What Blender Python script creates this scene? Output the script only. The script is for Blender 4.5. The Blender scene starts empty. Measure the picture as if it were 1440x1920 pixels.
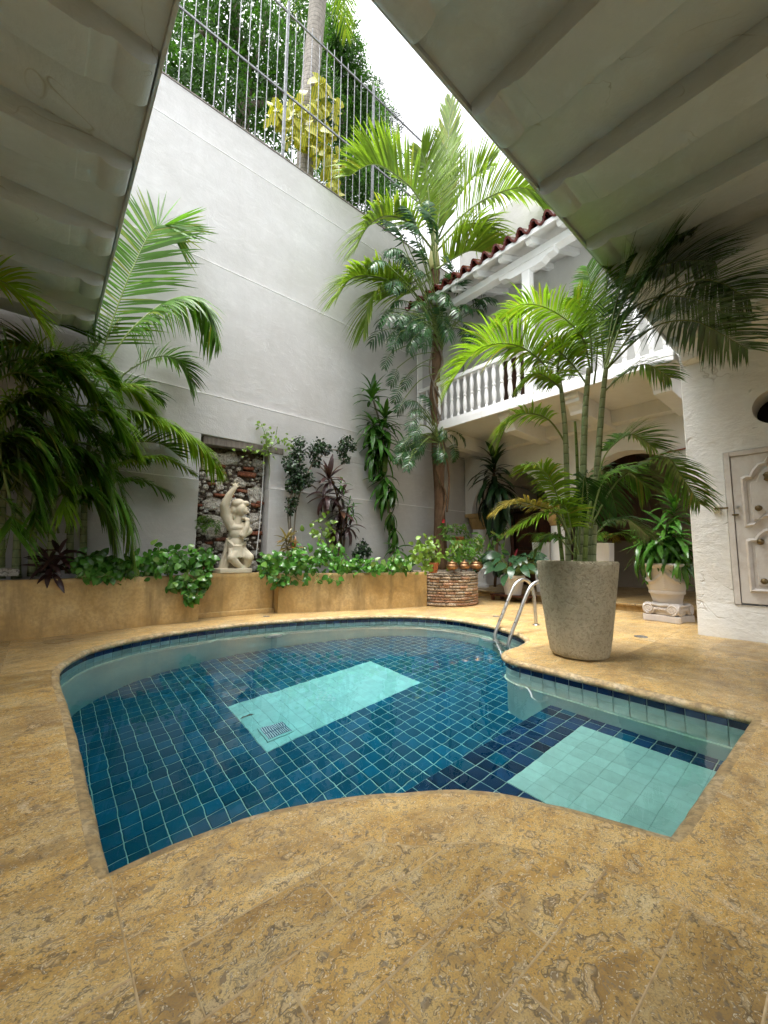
import bpy, bmesh, math, random
import numpy as np
from mathutils import Vector, Matrix, geometry, noise as mnoise
random.seed(7)
rnd = random.Random(11)
PI = math.pi
rad = math.radians
scene = bpy.context.scene
COL = scene.collection

# ------------------------------------------------------------------ camera
YAW, PITCH, ROLL, FPX = rad(40.609), rad(5.999), rad(.5746), 751.25
_f = Vector((math.sin(YAW) * math.cos(PITCH), math.cos(YAW) * math.cos(PITCH), math.sin(PITCH)))
_r = _f.cross(Vector((0, 0, 1))).normalized()
_u = _r.cross(_f)
_c, _s = math.cos(ROLL), math.sin(ROLL)
CR, CU, CF = _c * _r + _s * _u, -_s * _r + _c * _u, _f
CAMLOC = Vector((0, 0, 1))
cam_data = bpy.data.cameras.new('camera')
cam = bpy.data.objects.new('camera', cam_data)
COL.objects.link(cam)
cam.matrix_world = Matrix(((CR.x, CU.x, -CF.x, 0), (CR.y, CU.y, -CF.y, 0), (CR.z, CU.z, -CF.z, 1), (0, 0, 0, 1)))
cam_data.sensor_fit = 'VERTICAL'
cam_data.sensor_height = 36
cam_data.lens = FPX / 1920 * 36
cam_data.clip_start = .02
cam_data.clip_end = 500
scene.camera = cam

# ------------------------------------------------------------------ sky, sun, exposure
SUN_EL, SUN_AZ = rad(76), rad(283)
world = bpy.data.worlds.new('World')
scene.world = world
world.use_nodes = True
wn = world.node_tree
sky = wn.nodes.new('ShaderNodeTexSky')
sky.sky_type = 'NISHITA'
sky.sun_disc = False
sky.sun_elevation = SUN_EL
sky.sun_rotation = SUN_AZ
sky.air_density = 1.0
sky.dust_density = 6.0
sky.ozone_density = 1.0
hs = wn.nodes.new('ShaderNodeHueSaturation')
hs.inputs['Saturation'].default_value = .12
hs.inputs['Value'].default_value = 1.55
wn.links.new(sky.outputs[0], hs.inputs['Color'])
bg = wn.nodes['Background']
bg.inputs['Strength'].default_value = .11
wn.links.new(hs.outputs[0], bg.inputs['Color'])
sun_d = bpy.data.lights.new('sun', 'SUN')
sun_d.energy = 1.5
sun_d.angle = rad(50)
sun_d.color = (1, .97, .92)
sun = bpy.data.objects.new('sun', sun_d)
COL.objects.link(sun)
# direction towards the sun
_sd = Vector((math.cos(SUN_EL) * math.sin(SUN_AZ), math.cos(SUN_EL) * math.cos(SUN_AZ), math.sin(SUN_EL)))
sun.rotation_euler = _sd.to_track_quat('Z', 'Y').to_euler()
vs = scene.view_settings
vs.view_transform = 'Standard'
vs.look = 'None'
vs.exposure = 1.72
vs.gamma = 1
vs.use_curve_mapping = False
cy = scene.cycles
cy.max_bounces = 10
cy.diffuse_bounces = 5
cy.glossy_bounces = 4
cy.transmission_bounces = 8
cy.transparent_max_bounces = 8
cy.sample_clamp_indirect = 8
cy.caustics_refractive = True
cy.caustics_reflective = False
cy.use_denoising = True
cy.use_adaptive_sampling = True
cy.adaptive_threshold = .025
cy.adaptive_min_samples = 16

# ------------------------------------------------------------------ pixel -> point helpers (photograph pixels, real distances)
def ray(x, y):
    return CF + CR * ((x - 720) / FPX) - CU * ((y - 960) / FPX)
def Pz(x, y, z=0.):
    d = ray(x, y); return CAMLOC + d * ((z - 1) / d.z)
def Px(x, y, X):
    d = ray(x, y); return CAMLOC + d * (X / d.x)
def Py(x, y, Y):
    d = ray(x, y); return CAMLOC + d * (Y / d.y)
def Pd(x, y, D):
    return CAMLOC + ray(x, y) * D

# ------------------------------------------------------------------ object helpers
def tag(o, label=None, cat=None, group=None, kind=None):
    if label: o['label'] = label
    if cat: o['category'] = cat
    if group: o['group'] = group
    if kind: o['kind'] = kind
    return o
def wloc(o):
    v = Vector((0, 0, 0))
    while o is not None:
        v += o.location; o = o.parent
    return v
def thing(name, label, cat, loc=(0, 0, 0), group=None):
    o = bpy.data.objects.new(name, None)
    o.empty_display_size = .1
    COL.objects.link(o)
    o.location = loc
    return tag(o, label, cat, group)
def link(name, me, parent=None, mat=None):
    o = bpy.data.objects.new(name, me)
    COL.objects.link(o)
    if parent is not None: o.parent = parent
    if mat is not None and not me.materials: me.materials.append(mat)
    return o
def inst(name, me, parent, M):
    """one more object on shared mesh data, M is its world matrix"""
    o = bpy.data.objects.new(name, me)
    COL.objects.link(o)
    if parent is not None:
        o.parent = parent
        M = Matrix.Translation(-wloc(parent)) @ M
    o.matrix_basis = M
    return o
def frame(p, d, n=Vector((0, 0, 1)), s=1., sx=1., sz=1.):
    """matrix: local +Y along d, +Z close to n"""
    y = d.normalized()
    x = y.cross(n)
    if x.length < 1e-4: x = y.cross(Vector((1, 0, .2)))
    x.normalize()
    z = x.cross(y)
    return Matrix(((x.x * s * sx, y.x * s, z.x * s * sz, p.x), (x.y * s * sx, y.y * s, z.y * s * sz, p.y), (x.z * s * sx, y.z * s, z.z * s * sz, p.z), (0, 0, 0, 1)))

class MB:
    """collects shapes into one mesh"""
    def __init__(self):
        self.v = []; self.f = []; self.mi = []
        self.cur = 0
    def add(self, vs_, fs):
        b = len(self.v)
        self.v += [tuple(p) for p in vs_]
        self.f += [tuple(i + b for i in q) for q in fs]
        self.mi += [self.cur] * len(fs)
        return self
    def box(self, x0, x1, y0, y1, z0, z1):
        v = [(x0, y0, z0), (x1, y0, z0), (x1, y1, z0), (x0, y1, z0), (x0, y0, z1), (x1, y0, z1), (x1, y1, z1), (x0, y1, z1)]
        return self.add(v, [(0, 3, 2, 1), (4, 5, 6, 7), (0, 1, 5, 4), (1, 2, 6, 5), (2, 3, 7, 6), (3, 0, 4, 7)])
    def prism(self, poly, off):
        """poly: list of 3D points (planar), extruded by vector off"""
        n = len(poly); off = Vector(off)
        v = [Vector(p) for p in poly] + [Vector(p) + off for p in poly]
        f = [tuple(range(n))[::-1], tuple(range(n, 2 * n))] + [(i, (i + 1) % n, n + (i + 1) % n, n + i) for i in range(n)]
        return self.add(v, f)
    def tube(self, pts, r, seg=8, caps=True):
        pts = [Vector(p) for p in pts]
        n = len(pts)
        rs = [r] * n if not hasattr(r, '__len__') else r
        T = [(pts[min(i + 1, n - 1)] - pts[max(i - 1, 0)]).normalized() for i in range(n)]
        a = T[0].orthogonal().normalized()
        v = []; f = []
        for i in range(n):
            a = (a - T[i] * a.dot(T[i])).normalized()
            b = T[i].cross(a)
            for k in range(seg):
                t = 2 * PI * k / seg
                v.append(pts[i] + (a * math.cos(t) + b * math.sin(t)) * rs[i])
        for i in range(n - 1):
            for k in range(seg):
                k2 = (k + 1) % seg
                f.append((i * seg + k, i * seg + k2, (i + 1) * seg + k2, (i + 1) * seg + k))
        if caps:
            f.append(tuple(range(seg))[::-1]); f.append(tuple(range((n - 1) * seg, n * seg)))
        return self.add(v, f)
    def lathe(self, prof, c=(0, 0, 0), seg=24, fn=None, caps=True):
        """prof: list of (r, z)"""
        c = Vector(c); v = []; f = []
        for i, (r, z) in enumerate(prof):
            for k in range(seg):
                t = 2 * PI * k / seg
                rr = r if fn is None else fn(r, z, t)
                v.append(c + Vector((rr * math.cos(t), rr * math.sin(t), z)))
        n = len(prof)
        for i in range(n - 1):
            for k in range(seg):
                k2 = (k + 1) % seg
                f.append((i * seg + k, i * seg + k2, (i + 1) * seg + k2, (i + 1) * seg + k))
        if caps:
            f.append(tuple(range(seg))[::-1]); f.append(tuple(range((n - 1) * seg, n * seg)))
        return self.add(v, f)
    def mesh(self, name, mats, smooth=False, bevel=0, off=None):
        me = bpy.data.meshes.new(name)
        v = self.v if off is None else [(p[0] - off[0], p[1] - off[1], p[2] - off[2]) for p in self.v]
        me.from_pydata(v, [], self.f)
        if not isinstance(mats, (list, tuple)): mats = [mats]
        for m in mats: me.materials.append(m)
        if len(mats) > 1: me.polygons.foreach_set('material_index', self.mi)
        bm = bmesh.new(); bm.from_mesh(me)
        bmesh.ops.recalc_face_normals(bm, faces=bm.faces)
        if bevel:
            es = [e for e in bm.edges if len(e.link_faces) == 2 and e.calc_face_angle(0) > .6]
            bmesh.ops.bevel(bm, geom=es, offset=bevel, segments=2, affect='EDGES', profile=.6, clamp_overlap=True)
        bm.to_mesh(me); bm.free()
        if smooth:
            me.polygons.foreach_set('use_smooth', [True] * len(me.polygons))
        me.update()
        return me
    def build(self, name, mats, parent=None, smooth=False, bevel=0, auto=None):
        off = wloc(parent) if parent is not None else None
        me = self.mesh(name, mats, smooth, bevel, off)
        if auto: me.set_sharp_from_angle(angle=rad(auto))
        return link(name, me, parent)
def curve(pts, n=24, closed=False):
    """Catmull-Rom through points"""
    P = [Vector(p) for p in pts]; out = []
    m = len(P) if closed else len(P) - 1
    for i in range(m):
        if closed: a, b, c, d = P[i - 1], P[i], P[(i + 1) % len(P)], P[(i + 2) % len(P)]
        else: a, b, c, d = P[max(i - 1, 0)], P[i], P[i + 1], P[min(i + 2, len(P) - 1)]
        k = max(2, n // m)
        for j in range(k):
            t = j / k
            out.append(.5 * ((2 * b) + (c - a) * t + (2 * a - 5 * b + 4 * c - d) * t * t + (-a + 3 * b - 3 * c + d) * t ** 3))
    if not closed: out.append(P[-1].copy())
    return out

# ------------------------------------------------------------------ materials
class NM:
    def __init__(self, name, rough=.6, color=None, spec=.5):
        self.m = bpy.data.materials.new(name); self.m.use_nodes = True
        self.t = self.m.node_tree; self.b = self.t.nodes['Principled BSDF']; self.o = self.t.nodes['Material Output']
        self.b.inputs['Roughness'].default_value = rough
        self.b.inputs['Specular IOR Level'].default_value = spec
        if color: self.b.inputs['Base Color'].default_value = (*color, 1)
    def n(self, typ, ins=None, **kw):
        nd = self.t.nodes.new('ShaderNode' + typ)
        for k, v in kw.items(): setattr(nd, k, v)
        for k, v in (ins or {}).items(): self.set(nd.inputs[k], v)
        return nd
    def set(self, sock, v):
        if isinstance(v, bpy.types.NodeSocket): self.t.links.new(v, sock)
        elif isinstance(v, bpy.types.Node): self.t.links.new(v.outputs[0], sock)
        else:
            if isinstance(v, tuple) and len(v) == 3 and sock.type == 'RGBA': v = (*v, 1)
            sock.default_value = v
    def pos(self, scale=(1, 1, 1), rot=(0, 0, 0)):
        g = self.n('NewGeometry')
        return self.n('Mapping', {'Vector': g.outputs['Position'], 'Scale': scale, 'Rotation': rot}).outputs[0]
    def noise(self, vec, scale, detail=4, rough=.55, dist=0, out=0):
        nd = self.n('TexNoise', {'Scale': scale, 'Detail': detail, 'Roughness': rough, 'Distortion': dist})
        if vec is not None: self.t.links.new(vec, nd.inputs['Vector'])
        return nd.outputs[out]
    def ramp(self, fac, stops, interp='LINEAR'):
        r = self.n('ValToRGB'); self.t.links.new(fac, r.inputs[0])
        r.color_ramp.interpolation = interp
        e = r.color_ramp.elements
        while len(e) < len(stops): e.new(.5)
        for el, (p, c) in zip(e, stops):
            el.position = p
            el.color = (c, c, c, 1) if not hasattr(c, '__len__') else (*c, 1)
        return r.outputs[0]
    def mix(self, fac, a, b, typ='MIX'):
        nd = self.n('MixRGB', blend_type=typ)
        self.set(nd.inputs[0], fac); self.set(nd.inputs[1], a); self.set(nd.inputs[2], b)
        return nd.outputs[0]
    def math(self, op, a, b=0.):
        nd = self.n('Math', operation=op)
        self.set(nd.inputs[0], a); self.set(nd.inputs[1], b)
        return nd.outputs[0]
    def bump(self, h, strength=.3, dist=.01, normal=None):
        nd = self.n('Bump', {'Strength': strength, 'Distance': dist, 'Height': h})
        if normal is not None: self.t.links.new(normal, nd.inputs['Normal'])
        self.t.links.new(nd.outputs[0], self.b.inputs['Normal'])
        return nd.outputs[0]
    def col(self, c): self.set(self.b.inputs['Base Color'], c)
    def rough(self, c): self.set(self.b.inputs['Roughness'], c)

def plaster(name, base, dirt, amount=.5, bump=.35, fine=40, streak=True, rough=.75, bdist=.012, crack=None, trowel=0.):
    k = NM(name, rough, spec=.3)
    p = k.pos()
    big = k.noise(p, .9, 6, .62, .4)
    c = k.mix(k.ramp(big, [(.38, 0.), (.68, amount)]), base, dirt)
    if streak:
        st = k.noise(k.pos((5, 5, .35)), 1.2, 5, .6)
        c = k.mix(k.ramp(st, [(.5, 0.), (.78, amount * .55)]), c, dirt)
    sm = k.noise(p, 7, 5, .6)
    c = k.mix(k.ramp(sm, [(.35, .12), (.6, 0.)]), c, tuple(x * .72 for x in base))
    h = k.math('ADD', k.noise(p, 2.2, 5, .6, .5), k.math('MULTIPLY', k.noise(p, fine, 4, .6), .16))
    if trowel:
        tw_ = k.noise(k.pos((1.2, 1.2, 4.), (.3, .5, 0)), 2.6, 6, .65, 1.4)
        h = k.math('ADD', h, k.math('MULTIPLY', tw_, trowel))
        c = k.mix(k.ramp(tw_, [(.52, 0.), (.70, .30)]), c, tuple(min(1, x * 1.22) for x in base))
        pt_ = k.noise(p, 1.1, 3, .5, 2.2)
        c = k.mix(k.ramp(pt_, [(.55, 0.), (.565, .20), (.70, .20)]), c, tuple(x * .86 for x in base))
    if crack:
        cn = k.math('ABSOLUTE', k.math('SUBTRACT', k.noise(p, crack[0], 4, .55, .9), .5))
        cm = k.math('MULTIPLY', k.ramp(cn, [(0., 1.), (crack[2], 0.)]), k.ramp(k.noise(p, 1.3, 3, .5), [(.52, 0.), (.60, 1.)]))
        c = k.mix(k.math('MULTIPLY', cm, .8), c, crack[1])
        h = k.math('ADD', h, k.math('MULTIPLY', cm, crack[3]))
    k.col(c)
    k.bump(h, bump, bdist * 4)
    return k.m

M = {}
M['wall'] = plaster('long_wall_plaster', (.54, .535, .53), (.43, .42, .40), .55, .34, crack=(.6, (.57, .57, .565), .003, .12), trowel=.16)
M['white'] = plaster('white_plaster', (.74, .735, .71), (.62, .59, .53), .45, .35)
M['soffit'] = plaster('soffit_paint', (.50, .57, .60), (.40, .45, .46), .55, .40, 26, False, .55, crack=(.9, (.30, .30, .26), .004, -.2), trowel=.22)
M['pillar'] = plaster('pillar_lime', (.78, .79, .77), (.64, .59, .50), .5, .50, 22, True, .8, .016, crack=(.9, (.5, .47, .42), .006, -.3), trowel=.25)
M['trim'] = plaster('white_trim_paint', (.82, .82, .81), (.70, .69, .66), .3, .10, 60, False, .45)
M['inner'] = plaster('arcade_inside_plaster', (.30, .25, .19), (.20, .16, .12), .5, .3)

def ochre(name, top_dark=True):
    k = NM(name, .62, spec=.35)
    p = k.pos()
    a = k.noise(p, 1.6, 6, .62, .6)
    c = k.ramp(a, [(.28, (.26, .17, .06)), (.45, (.46, .30, .11)), (.58, (.56, .39, .17)), (.75, (.62, .46, .24))])
    s = k.noise(k.pos((2.2, 2.2, .5)), 1.7, 6, .65, .3)
    c = k.mix(k.ramp(s, [(.50, 0.), (.70, .75)]), c, (.16, .11, .045))
    d = k.noise(p, 26, 5, .6)
    c = k.mix(k.ramp(d, [(.42, .35), (.55, 0.)]), c, (.30, .20, .09))
    k.col(c)
    k.bump(k.math('ADD', k.noise(p, 5, 6, .6), k.math('MULTIPLY', d, .3)), .35, .02)
    return k.m
M['ochre'] = ochre('ochre_limewash')

def stone_deck(name, gloss=.36):
    k = NM(name, gloss, spec=.45)
    p = k.pos()
    oi = k.n('ObjectInfo').outputs['Random']
    w1 = k.noise(p, 3.2, 4, .6, out=1)
    w2 = k.noise(p, 17, 3, .6, out=1)
    wv = k.n('VectorMath', operation='SUBTRACT'); k.t.links.new(w1, wv.inputs[0]); wv.inputs[1].default_value = (.5, .5, .5)
    ws = k.n('VectorMath', {'Scale': .22}, operation='SCALE'); k.t.links.new(wv.outputs[0], ws.inputs[0])
    wv2 = k.n('VectorMath', operation='SUBTRACT'); k.t.links.new(w2, wv2.inputs[0]); wv2.inputs[1].default_value = (.5, .5, .5)
    ws2 = k.n('VectorMath', {'Scale': .075}, operation='SCALE'); k.t.links.new(wv2.outputs[0], ws2.inputs[0])
    ad = k.n('VectorMath', operation='ADD'); k.t.links.new(ws.outputs[0], ad.inputs[0]); k.t.links.new(ws2.outputs[0], ad.inputs[1])
    ad2 = k.n('VectorMath', operation='ADD'); k.t.links.new(ad.outputs[0], ad2.inputs[0]); k.t.links.new(p, ad2.inputs[1])
    ofs = k.n('CombineXYZ', {0: k.math('MULTIPLY', oi, 7.), 1: k.math('MULTIPLY', oi, 3.)})
    ad3 = k.n('VectorMath', operation='ADD'); k.t.links.new(ad2.outputs[0], ad3.inputs[0]); k.t.links.new(ofs.outputs[0], ad3.inputs[1])
    sc = k.n('VectorMath', operation='SCALE'); k.t.links.new(ad3.outputs[0], sc.inputs[0]); k.set(sc.inputs['Scale'], k.math('ADD', k.math('MULTIPLY', k.math('FRACT', k.math('MULTIPLY', oi, 13.7)), .55), .8))
    wp = k.n('Mapping', {'Vector': sc.outputs[0], 'Rotation': (0, 0, .6), 'Scale': (.50, 1.35, 1)}).outputs[0]
    # ground mass
    g = k.noise(wp, 5.5, 8, .66, .3)
    c = k.ramp(g, [(.28, (.23, .135, .045)), (.39, (.46, .275, .085)), (.48, (.61, .385, .125)), (.57, (.67, .465, .19)), (.69, (.72, .58, .33)), (.84, (.75, .67, .48))])
    gp = k.noise(p, 1.4, 5, .6, .8)
    c = k.mix(k.ramp(gp, [(.45, 0.), (.64, .58)]), c, (.26, .18, .095))
    # shell fragments
    def flakes(scale, lo, col, thr, rim):
        nonlocal c
        v = k.n('TexVoronoi', {'Scale': scale, 'Randomness': 1.}, feature='F1'); k.t.links.new(wp, v.inputs['Vector'])
        sel = k.n('SeparateColor', {0: v.outputs['Color']})
        pick = k.math('GREATER_THAN', sel.outputs[0], lo)
        body = k.ramp(v.outputs['Distance'], [(thr - .16, 1.), (thr, 0.)])
        ring = k.ramp(v.outputs['Distance'], [(thr - .09, 0.), (thr - .02, 1.), (thr + .03, 1.), (thr + .09, 0.)])
        dk = k.math('GREATER_THAN', sel.outputs[1], rim)
        c = k.mix(k.math('MULTIPLY', k.math('MULTIPLY', pick, body), .85), c, col)
        c = k.mix(k.math('MULTIPLY', k.math('MULTIPLY', k.math('MULTIPLY', pick, ring), dk), .8), c, (.12, .09, .055))
    flakes(20, .80, (.60, .45, .25), .44, .30)
    flakes(26, .86, (.25, .18, .11), .42, .9)
    flakes(42, .62, (.62, .46, .23), .40, .40)
    flakes(52, .74, (.27, .215, .15), .38, .9)
    flakes(80, .62, (.70, .57, .37), .38, .45)
    flakes(95, .70, (.25, .20, .145), .38, .9)
    flakes(13, .90, (.035, .028, .02), .13, 2.)
    flakes(150, .70, (.78, .70, .56), .38, .8)
    # curled dark-grey veins
    vn = k.noise(wp, 11, 3, .5, 1.6)
    vb = k.math('ABSOLUTE', k.math('SUBTRACT', vn, .5))
    vm = k.ramp(vb, [(.0, 1.), (.030, 0.)])
    vp = k.ramp(k.noise(p, 3.1, 4, .6), [(.56, 0.), (.66, .7)])
    c = k.mix(k.math('MULTIPLY', vm, vp), c, (.13, .105, .075))
    # worn stains and limey patches
    s1 = k.noise(p, 2.3, 7, .7, 1.2)
    c = k.mix(k.ramp(s1, [(.55, 0.), (.62, .38), (.74, .55)]), c, (.21, .14, .075))
    s2 = k.noise(p, 3.7, 7, .72, .8)
    c = k.mix(k.ramp(s2, [(.60, 0.), (.66, .5)]), c, (.70, .60, .44))
    # pits and grit
    pit = k.noise(p, 60, 3, .6)
    c = k.mix(k.ramp(pit, [(.30, .8), (.40, 0.)]), c, (.085, .06, .03))
    gr = k.noise(p, 210, 2, .5)
    c = k.mix(k.ramp(gr, [(.38, .55), (.5, 0.), (.6, 0.), (.72, .35)]), c, (.26, .19, .11))
    hsn = k.n('HueSaturation', {'Color': c, 'Value': k.math('ADD', k.math('MULTIPLY', oi, .34), .76), 'Saturation': 1.03})
    k.col(hsn.outputs[0])
    k.rough(k.ramp(k.noise(p, 4, 5, .6), [(.3, gloss - .06), (.7, gloss + .16)]))
    k.bump(k.math('ADD', k.math('MULTIPLY', pit, .6), k.math('MULTIPLY', g, .5)), .22, .006)
    return k.m
M['deck'] = stone_deck('shell_stone')
k = NM('cream_grout', .8, (.58, .46, .29)); p = k.pos()
k.col(k.ramp(k.noise(p, 9, 5, .65), [(.38, (.36, .245, .115)), (.62, (.60, .46, .27))])); k.bump(k.noise(p, 80, 3), .4, .004); M['grout'] = k.m
k = NM('coping_stone', .55, spec=.4); p = k.pos()
c = k.ramp(k.noise(p, 6, 7, .66, .4), [(.3, (.30, .20, .09)), (.5, (.50, .36, .18)), (.7, (.60, .50, .34))])
c = k.mix(k.ramp(k.noise(p, 28, 4, .7), [(.42, .55), (.55, 0.)]), c, (.15, .12, .075))
k.col(c); k.bump(k.noise(p, 30, 6, .7), .7, .015); M['coping'] = k.m

def tilemat(name, col, var, rough=.12):
    k = NM(name, rough, spec=.5)
    oi = k.n('ObjectInfo').outputs['Random']
    gi = k.n('NewGeometry').outputs['Random Per Island']
    r = k.math('FRACT', k.math('ADD', oi, gi))
    p = k.pos()
    c = k.ramp(r, [(0., tuple(x * (1 - var) for x in col)), (.55, col), (1., tuple(min(1, x * (1 + var)) for x in col))])
    c = k.mix(k.ramp(k.noise(p, 14, 4, .6), [(.4, .25), (.62, 0.)]), c, tuple(x * .6 for x in col))
    k.col(c)
    k.bump(k.noise(p, 18, 3), .08, .01)
    return k.m
M['navy'] = tilemat('navy_tile', (.010, .030, .085), .5)
M['shelf'] = tilemat('shelf_tile', (.009, .050, .120), .55)
M['blue'] = tilemat('blue_floor_tile', (.007, .118, .190), .30)
M['aqua'] = tilemat('aqua_tile', (.46, .72, .62), .10)
M['aquawall'] = tilemat('aqua_wall_tile', (.50, .68, .60), .08)
k = NM('tile_grout', .8, (.42, .60, .50)); p = k.pos(); k.col(k.ramp(k.noise(p, 12, 4), [(.3, (.42, .62, .50)), (.7, (.66, .82, .64))])); M['tgrout'] = k.m
k = NM('pool_plaster', .6, spec=.3); p = k.pos()
k.col(k.ramp(k.noise(p, 2.5, 6, .62, .3), [(.3, (.44, .60, .54)), (.7, (.58, .72, .63))])); k.bump(k.noise(p, 20, 4), .2, .01); M['plpool'] = k.m
# water
k = NM('pool_water'); k.t.nodes.remove(k.b)
p = k.pos()
gl = k.n('BsdfGlass', {'Color': (1, 1, 1), 'Roughness': 0., 'IOR': 1.33})
hh = k.math('ADD', k.noise(p, 2.2, 2, .5, .3), k.math('MULTIPLY', k.noise(p, 6.5, 2, .5), .25))
bp = k.n('Bump', {'Strength': .034, 'Distance': .10, 'Height': hh})
k.t.links.new(bp.outputs[0], gl.inputs['Normal'])
k.t.links.new(gl.outputs[0], k.o.inputs['Surface'])
va = k.n('VolumeAbsorption', {'Color': (.30, .82, .95), 'Density': .38})
k.t.links.new(va.outputs[0], k.o.inputs['Volume'])
M['water'] = k.m

def metal(name, col, rough, bump=0):
    k = NM(name, rough, col); k.b.inputs['Metallic'].default_value = 1
    p = k.pos(); k.rough(k.ramp(k.noise(p, 15, 4), [(.3, rough * .7), (.7, min(1, rough * 1.5))]))
    if bump: k.bump(k.noise(p, 40, 4), bump, .01)
    return k.m
M['steel'] = metal('brushed_steel', (.50, .49, .47), .32)
M['brass'] = metal('aged_brass', (.20, .15, .08), .45, .3)
M['copper'] = metal('copper', (.30, .17, .085), .42, .2)
M['galv'] = metal('galvanised_bar', (.26, .27, .28), .6)
M['rust'] = metal('rusty_pipe', (.30, .10, .05), .6)
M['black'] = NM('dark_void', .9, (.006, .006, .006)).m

def wood(name, a, b, scale=1., rough=.45):
    k = NM(name, rough)
    p = k.pos((6 * scale, 6 * scale, .8 * scale))
    k.col(k.ramp(k.noise(p, 3, 6, .6, .6), [(.3, a), (.7, b)])); k.bump(k.noise(p, 8, 4), .2, .01)
    return k.m
M['darkwood'] = wood('dark_wood', (.025, .011, .006), (.085, .035, .016))
M['redwood'] = wood('red_wood', (.06, .018, .010), (.16, .055, .025))
M['oldwood'] = wood('weathered_beam', (.12, .10, .085), (.26, .23, .20), 1, .8)
def rough_stone(name, a, b, c3, bump=.8, scale=1.):
    k = NM(name, .85, spec=.25); p = k.pos()
    oi = k.n('ObjectInfo').outputs['Random']
    c = k.ramp(k.noise(p, 5 * scale, 6, .66, .4), [(.3, a), (.5, b), (.7, c3)])
    c = k.mix(k.ramp(k.noise(p, 38 * scale, 4, .7), [(.40, .75), (.52, 0.)]), c, tuple(x * .3 for x in a))
    h = k.n('HueSaturation', {'Color': c, 'Value': k.math('ADD', k.math('MULTIPLY', oi, .5), .75)})
    k.col(h.outputs[0]); k.bump(k.noise(p, 24 * scale, 6, .7), bump, .03 / scale)
    return k.m
M['rubble'] = rough_stone('coral_rubble', (.34, .31, .25), (.58, .55, .49), (.74, .71, .65))
M['brick'] = rough_stone('old_brick', (.15, .06, .035), (.27, .10, .055), (.33, .17, .11))
M['wellbrick'] = rough_stone('well_brick', (.30, .17, .11), (.46, .28, .18), (.56, .42, .30))
M['palebrick'] = rough_stone('limed_brick', (.30, .22, .15), (.48, .37, .26), (.58, .50, .39))
M['mortar'] = rough_stone('mossy_mortar', (.14, .11, .075), (.28, .23, .17), (.40, .34, .26))
M['rubblebed'] = rough_stone('dark_mortar', (.07, .055, .042), (.13, .10, .078), (.21, .17, .135))
M['soil'] = rough_stone('soil', (.02, .014, .01), (.05, .035, .022), (.09, .065, .045), 1.)
M['statue'] = plaster('cast_stone', (.70, .64, .50), (.50, .42, .29), .55, .25, 50, True, .8)
for n_ in ('statue',):
    pass
M['urn'] = plaster('pink_cast_stone', (.56, .52, .49), (.45, .41, .38), .5, .3, 60)
k = NM('speckled_concrete', .85, spec=.25); p = k.pos()
c = k.ramp(k.noise(p, 3, 6, .6, .4), [(.3, (.42, .37, .25)), (.7, (.58, .52, .37))])
vz = k.noise(p, 34, 4, .62, .8)
c = k.mix(k.ramp(vz, [(.38, .45), (.50, 0.)]), c, (.18, .15, .09))
k.col(c); k.bump(vz, 1., .05); M['potstone'] = k.m
M['terra'] = rough_stone('terracotta', (.28, .09, .035), (.42, .15, .06), (.48, .20, .09), .2)
k = NM('glazed_roof_tile', .22, (.13, .022, .014)); p = k.pos(); k.col(k.ramp(k.noise(p, 9, 4), [(.3, (.055, .010, .008)), (.7, (.13, .028, .020))])); M['rooftile'] = k.m
M['ivory'] = NM('ivory_plastic', .4, (.75, .70, .55)).m
M['whitepot'] = plaster('white_planter', (.70, .68, .66), (.60, .57, .53), .4, .1)
k = NM('door_paint', .6); p = k.pos()
c = k.mix(k.ramp(k.noise(p, 6, 6, .65, .5), [(.42, 0.), (.7, .55)]), (.66, .63, .59), (.46, .39, .33))
k.col(c); k.bump(k.noise(k.pos((10, 10, 2)), 6, 4), .25, .01); M['doorpaint'] = k.m

def leafmat(name, col, var=.35, trans=.30, rough=.38, vein=None, yellow=None):
    k = NM(name, rough, spec=.5)
    ri = k.n('NewGeometry').outputs['Random Per Island']
    oi = k.n('ObjectInfo').outputs['Random']
    r = k.math('FRACT', k.math('ADD', ri, oi))
    dark = tuple(x * (1 - var) for x in col); lite = tuple(min(1, x * (1 + var)) for x in col)
    st = [(0., dark), (.5, col), (1., lite)]
    if yellow: st = [(0., dark), (.45, col), (.82, lite), (1., yellow)]
    c = k.ramp(r, st)
    p = k.pos()
    c = k.mix(k.ramp(k.noise(p, 9, 4, .6), [(.38, .35), (.62, 0.)]), c, dark)
    if vein:
        vv = k.n('TexWave', {'Scale': vein[1], 'Distortion': 2.5, 'Detail': 2.}); k.t.links.new(p, vv.inputs['Vector'])
        c = k.mix(k.ramp(vv.outputs['Fac'], [(.45, 0.), (.75, vein[2])]), c, vein[0])
    k.col(c)
    tr = k.n('BsdfTranslucent'); k.t.links.new(k.mix(1., c, (1., 1., .55), 'MULTIPLY'), tr.inputs['Color'])
    ms = k.n('MixShader'); ms.inputs[0].default_value = trans
    k.t.links.new(k.b.outputs[0], ms.inputs[1]); k.t.links.new(tr.outputs[0], ms.inputs[2])
    k.t.links.new(ms.outputs[0], k.o.inputs['Surface'])
    return k.m
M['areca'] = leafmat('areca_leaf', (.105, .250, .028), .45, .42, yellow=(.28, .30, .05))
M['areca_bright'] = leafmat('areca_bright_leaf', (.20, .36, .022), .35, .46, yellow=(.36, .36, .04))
M['areca_shaded'] = leafmat('areca_shaded_leaf', (.048, .130, .022), .4, .28)  # darker copy of the leaf; shade of backlit fronds put into the colour
M['areca_yellow'] = leafmat('areca_yellowing_leaf', (.34, .28, .04), .4, .35, yellow=(.55, .36, .06))
M['coco'] = leafmat('palm_leaf', (.20, .33, .028), .35, .48, yellow=(.36, .38, .05))
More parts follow.
